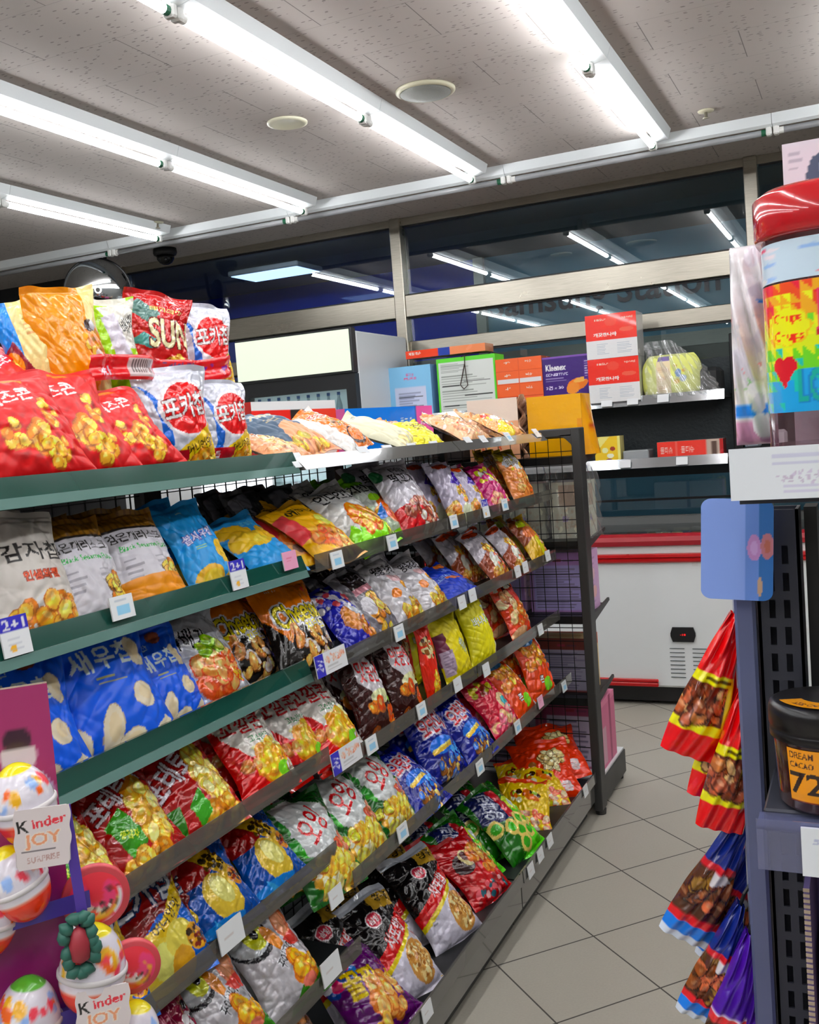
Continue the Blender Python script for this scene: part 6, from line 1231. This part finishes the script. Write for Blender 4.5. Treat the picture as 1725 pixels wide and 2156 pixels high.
# ------------------------------------------------------------------ low open cooler on the far side of the gondola
t = thing('open_cooler', 'low white open cooler of bottles glimpsed through the gondola', 'cooler', (-3.45, 4.62, 0))
b = MB(); b.box(-.35, .35, -.36, .36, 0, .5, bev=.01); b.box(-.35, -.28, -.36, .36, .5, 1.38); b.box(-.35, .3, -.36, -.34, .5, 1.38); b.box(-.35, .3, .34, .36, .5, 1.38); b.box(-.35, .35, -.36, .36, 1.38, 1.42); b.build('cabinet', M_WHITE, t)
b = MB(); b.box(-.27, .32, -.33, .33, 1.365, 1.378); b.build('lamp', mat('cooler_lamp', '#ffffff', .5, emit=('#f4f8ff', 3.0)), t)
for z in (.78, 1.08): b = MB(); b.box(-.28, .28, -.34, .34, z - .01, z); b.build('shelf', M_WHITE, t)
protos = []
for i, (cc, nm) in enumerate((('#d8dade', 'white'), ('#c83c50', 'red'), ('#5c9ccc', 'blue'), ('#7cac5c', 'green'))):
    b = MB(); b.lathe([(.001, 0), (.03, .002), (.031, .1), (.028, .13), (.012, .17), (.012, .19)], n=14); o = b.build('drink_bottle', mat('bottle_' + nm, cc, .25), None, True)
    b = MB(); b.lathe([(.014, .185), (.014, .203), (.001, .204)], n=12); b.build('cap', M_WHITE, o); protos.append((o, nm))
n_ = 0; used = set(); cb = defaultdict(int)
for z in (.79, 1.09):
    for k in range(9):
        i = (k * 7 + int(z * 10)) % 4 if k % 3 else 0; src, nm = protos[i]; o = src if i not in used else dup(src); used.add(i)
        o.location = (-3.45 + .22, 4.62 - .28 + k * .068, z - .005); sh_ = 'upper' if z > 1 else 'lower'
        tag(o, f'{nm} drink bottle on the {sh_} shelf of the low open cooler', 'bottle', f'{nm} bottles on the {sh_} cooler shelf')
t = thing('gap_darkening_rack', 'made-up black rack behind the gondola that keeps the gaps dark', 'display shelf', (-3.5, 3.0, 0))  # invented rack, added so the view through the shelf gaps stays dark
b = MB(); b.box(-.05, .0, -1.6, 1.1, 0, 1.47); b.build('back_panel', M_BLACK, t)
for z in (.2, .6, 1.0, 1.35): b = MB(); b.box(0, .35, -1.6, 1.1, z - .015, z); b.build('shelf', M_SHELF, t)
# ------------------------------------------------------------------ surprise egg display at the lower left
Kx = Vector((.688, .725, 0)); Ky = Vector((-.725, .688, 0)); KO = Vector((-.616, .584, 0))
t = thing('egg_display', 'magenta cardboard display holding surprise eggs at the lower left', 'display', tuple(KO), math.atan2(.725, .688))
c = Cv(260, 500, '#8c3470', .21); c.rect(.0, .9, 1, 1, '#96406a'); c.ell(.90, .958, .05, .010, '#d8d0d0'); c.ell(.90, .968, .04, .007, '#3a2434'); c.ell(.92, .932, .07, .016, '#c8c0d8'); c.ell(.92, .932, .055, .012, '#5a4c90'); c.speck(.92, .936, .045, .008, 22, .004, ['#b890c0', '#8a5ca0', '#d8b8e0']); c.rect(.0, .5, 1, .8, '#6c2880'); c.rect(0, .3, 1, .5, '#5c2068')
sheet('board', lambda U, V: (-.26 + U * .275 + .0 * V, 0 * V, V * 1.325), c, 130, 420, print_mat('board_print', .35, coat=.4, bump=0), t)
b = MB(); b.box(-.26, .015, .001, .012, 0, 1.324); b.box(-.2, -.19, .012, .14, 0, .9); b.build('back_support', mat('card_brown', '#7a6a58', .8), t)
for z in (1.155, 1.065, .97):
    b = MB(); pts = [(-.24 + i * .018, -.028 - .016 * math.sin(PI * i / 15), z) for i in range(16)]
    for i in range(15): (x0, y0, _), (x1, y1, _) = pts[i], pts[i + 1]; b.add([(x0, y0, z - .008), (x1, y1, z - .008), (x1, y1, z + .006), (x0, y0, z + .006)], [[0, 1, 2, 3]])
    b.add([(-.24, 0, z - .008), (.03, 0, z - .008)] + [(p[0], p[1], z - .008) for p in pts[::-1]], [list(range(18))]); b.build('egg_shelf', mat('violet_card', '#4a3a9c', .35, coat=.4), t)
b = MB(); P0, P1 = Vector((.018, -.05, 1.24)), Vector((.035, -.05, .90)); b.box(-.004, .004, -.0006, .0006, -.17, .17, Matrix.Translation((P0 + P1) / 2) @ Matrix.Rotation(-.05, 4, 'Y')); b.build('hanging_strap', mat('violet_strap', '#5a3fa8', .35), t)
def egg(ox, oy, z, lab, tilt=0, s_=1.0, sd_=1):
    t = thing('surprise_egg', lab, 'sweet', tuple(KO + Kx * ox - Ky * (-oy)), math.atan2(.725, .688), 'surprise eggs on the magenta display'); t.location.z = z; t.rotation_euler = (0, tilt, math.atan2(.725, .688)); t.scale = (s_,) * 3
    c = Cv(160, 120, '#d8d4dc', 1.5); c.rect(0, 0, 1, .42, '#cc3c14'); c.rect(0, .40, 1, .44, '#e0dce0'); c.speck(.5, .62, .5, .12, 60, .05, ['#e0682c', '#e8a838', '#d84c5c', '#e8e4ec', '#9ab4e0'], sd_); c.rect(0, .8, 1, 1, '#d8cc2c' if sd_ % 2 else '#5c9c3c'); c.text('Kinder', .62, .24, .2, .1, '#f0e8e8')
    def ef(U, V):
        p = V * PI; r = .0235 * np.sin(p) * (1 + .08 * np.cos(p)); th = 2 * PI * U; return r * np.sin(th), -r * np.cos(th), .033 * (1 - np.cos(p)) - .0 
    sheet('shell', ef, c, 70, 50, FILM, t)
    b = MB(); b.lathe([(.0235, .030), (.0248, .031), (.0248, .0335), (.0235, .0345)], n=40); b.build('seam', mat('egg_seam', '#d8d4d4', .4), t, True); return t
egg(-.006, -.03, 1.208, 'white and yellow surprise egg at the top of the magenta display', -.15, 1.0, 3)
egg(-.012, -.03, 1.150, 'surprise egg with white wrapper below the upper white badge', -.3, .95, 5)
egg(-.052, -.026, 1.125, 'orange-red surprise egg at the left picture edge', .2, .95, 2)
egg(.022, -.03, 1.062, 'orange-red surprise egg beside the strap above the lower badge', .12, 1.1, 7)
egg(-.028, -.028, 1.035, 'white and orange surprise egg at far lower left', .1, 1.05, 4)
egg(.045, -.028, 1.000, 'surprise egg lowest on the display, right of the strap', .2, .95, 9)
def disc(ox, z, r, lab, sd_):
    c = Cv(80, 80, '#d8404c', 1); c.ell(.5, .5, .42, .42, '#e0507c'); c.ell(.6, .4, .22, .18, '#e0dce0'); c.ell(.45, .62, .2, .1, '#e0a838'); c.speck(.5, .5, .35, .35, 26, .05, ['#f0e8e8', '#3a2c2c', '#e8b048', '#d83c3c'], sd_)
    t = thing('round_badge', lab, 'badge', tuple(KO + Kx * ox + Ky * -.012), math.atan2(.725, .688), 'round red badges on the egg display'); t.location.z = z
    sheet('face', lambda U, V: (r * (V + .001) * np.sin(2 * PI * U), -.008 + .006 * V ** 2, r * (V + .001) * np.cos(2 * PI * U)), c, 60, 12, MATS['board_print'], t)
    b = MB(); b.lathe([(r, -.004), (r * 1.03, -.001), (r * 1.03, .003), (r * .98, .004)], n=36, M=Matrix.Rotation(PI / 2, 4, 'X')); b.build('rim', mat('pink_rim', '#d84c54', .35), t, True)
    return t
def disc_print(t, c, r):
    pass
disc(.035, 1.148, .026, 'round pink-red badge beside the upper eggs', 3); disc(.058, 1.083, .022, 'smaller round red badge beside the lower eggs', 6)
def badge(ox, oy, z, lab):
    c = Cv(90, 110, '#dcd4d4', .8); c.text('inder', .62, .77, .6, .17, '#c8404c', .12); c.text('K', .16, .72, .2, .2, '#201c1c'); c.text('JOY', .5, .46, .66, .26, '#dca080', .06, '#e8dcd4', 2); c.text('SURPRISE', .5, .16, .62, .1, '#b89c98', .05); c.lines(.1, .9, .28, .32, 1, '#3a3438', .3, .6)
    t = thing('brand_badge', lab, 'sign', tuple(KO + Kx * ox - Ky * (-oy)), math.atan2(.725, .688)); t.location.z = z; t.rotation_euler = (0, .06, math.atan2(.725, .688))
    def f(U, V): 
        e = 1 - .12 * np.clip(.35 - V, 0, 1) * 3 + .03 * np.sin(V * 17); return (U - .5) * .040 * e, -.003 + 0 * V, (V - .5) * .046
    sheet('face', f, c, 70, 80, MATS['board_print'], t)
    b = MB(); b.box(-.0195, .0195, -.0025, .0015, -.0225, .0225, bev=.003); b.build('plate', mat('badge_white', '#d6cfcf', .45), t)
badge(.000, -.052, 1.220, 'white badge reading Kinder JOY at the top of the purple strap'); badge(.030, -.052, 1.070, 'white badge reading Kinder JOY on the lower part of the purple strap')
t = thing('strap_charm', 'small green and red leafy charm fixed to the purple strap', 'ornament', tuple(KO + Kx * .018 + Ky * -.052), math.atan2(.725, .688)); t.location.z = 1.135
R = random.Random(5); b = MB()
for i in range(14):
    a = i * 2.4; b.lathe([(.001, -.006), (.0045, -.002), (.005, .003), (.001, .007)], n=10, M=Matrix.Translation((.012 * math.cos(a) * (1 if i % 2 else .8), -.003, .022 * math.sin(a) - .004)) @ Matrix.Rotation(a, 4, 'Y'))
b.build('leaves', mat('leaf_green', '#2f6a5c', .45), t, True)
b = MB(); b.lathe([(.001, -.018), (.007, -.014), (.008, -.002), (.005, .008), (.001, .011)], c=(0, -.004, 0), n=16); b.build('bead', mat('bead_red', '#a83440', .4), t, True)
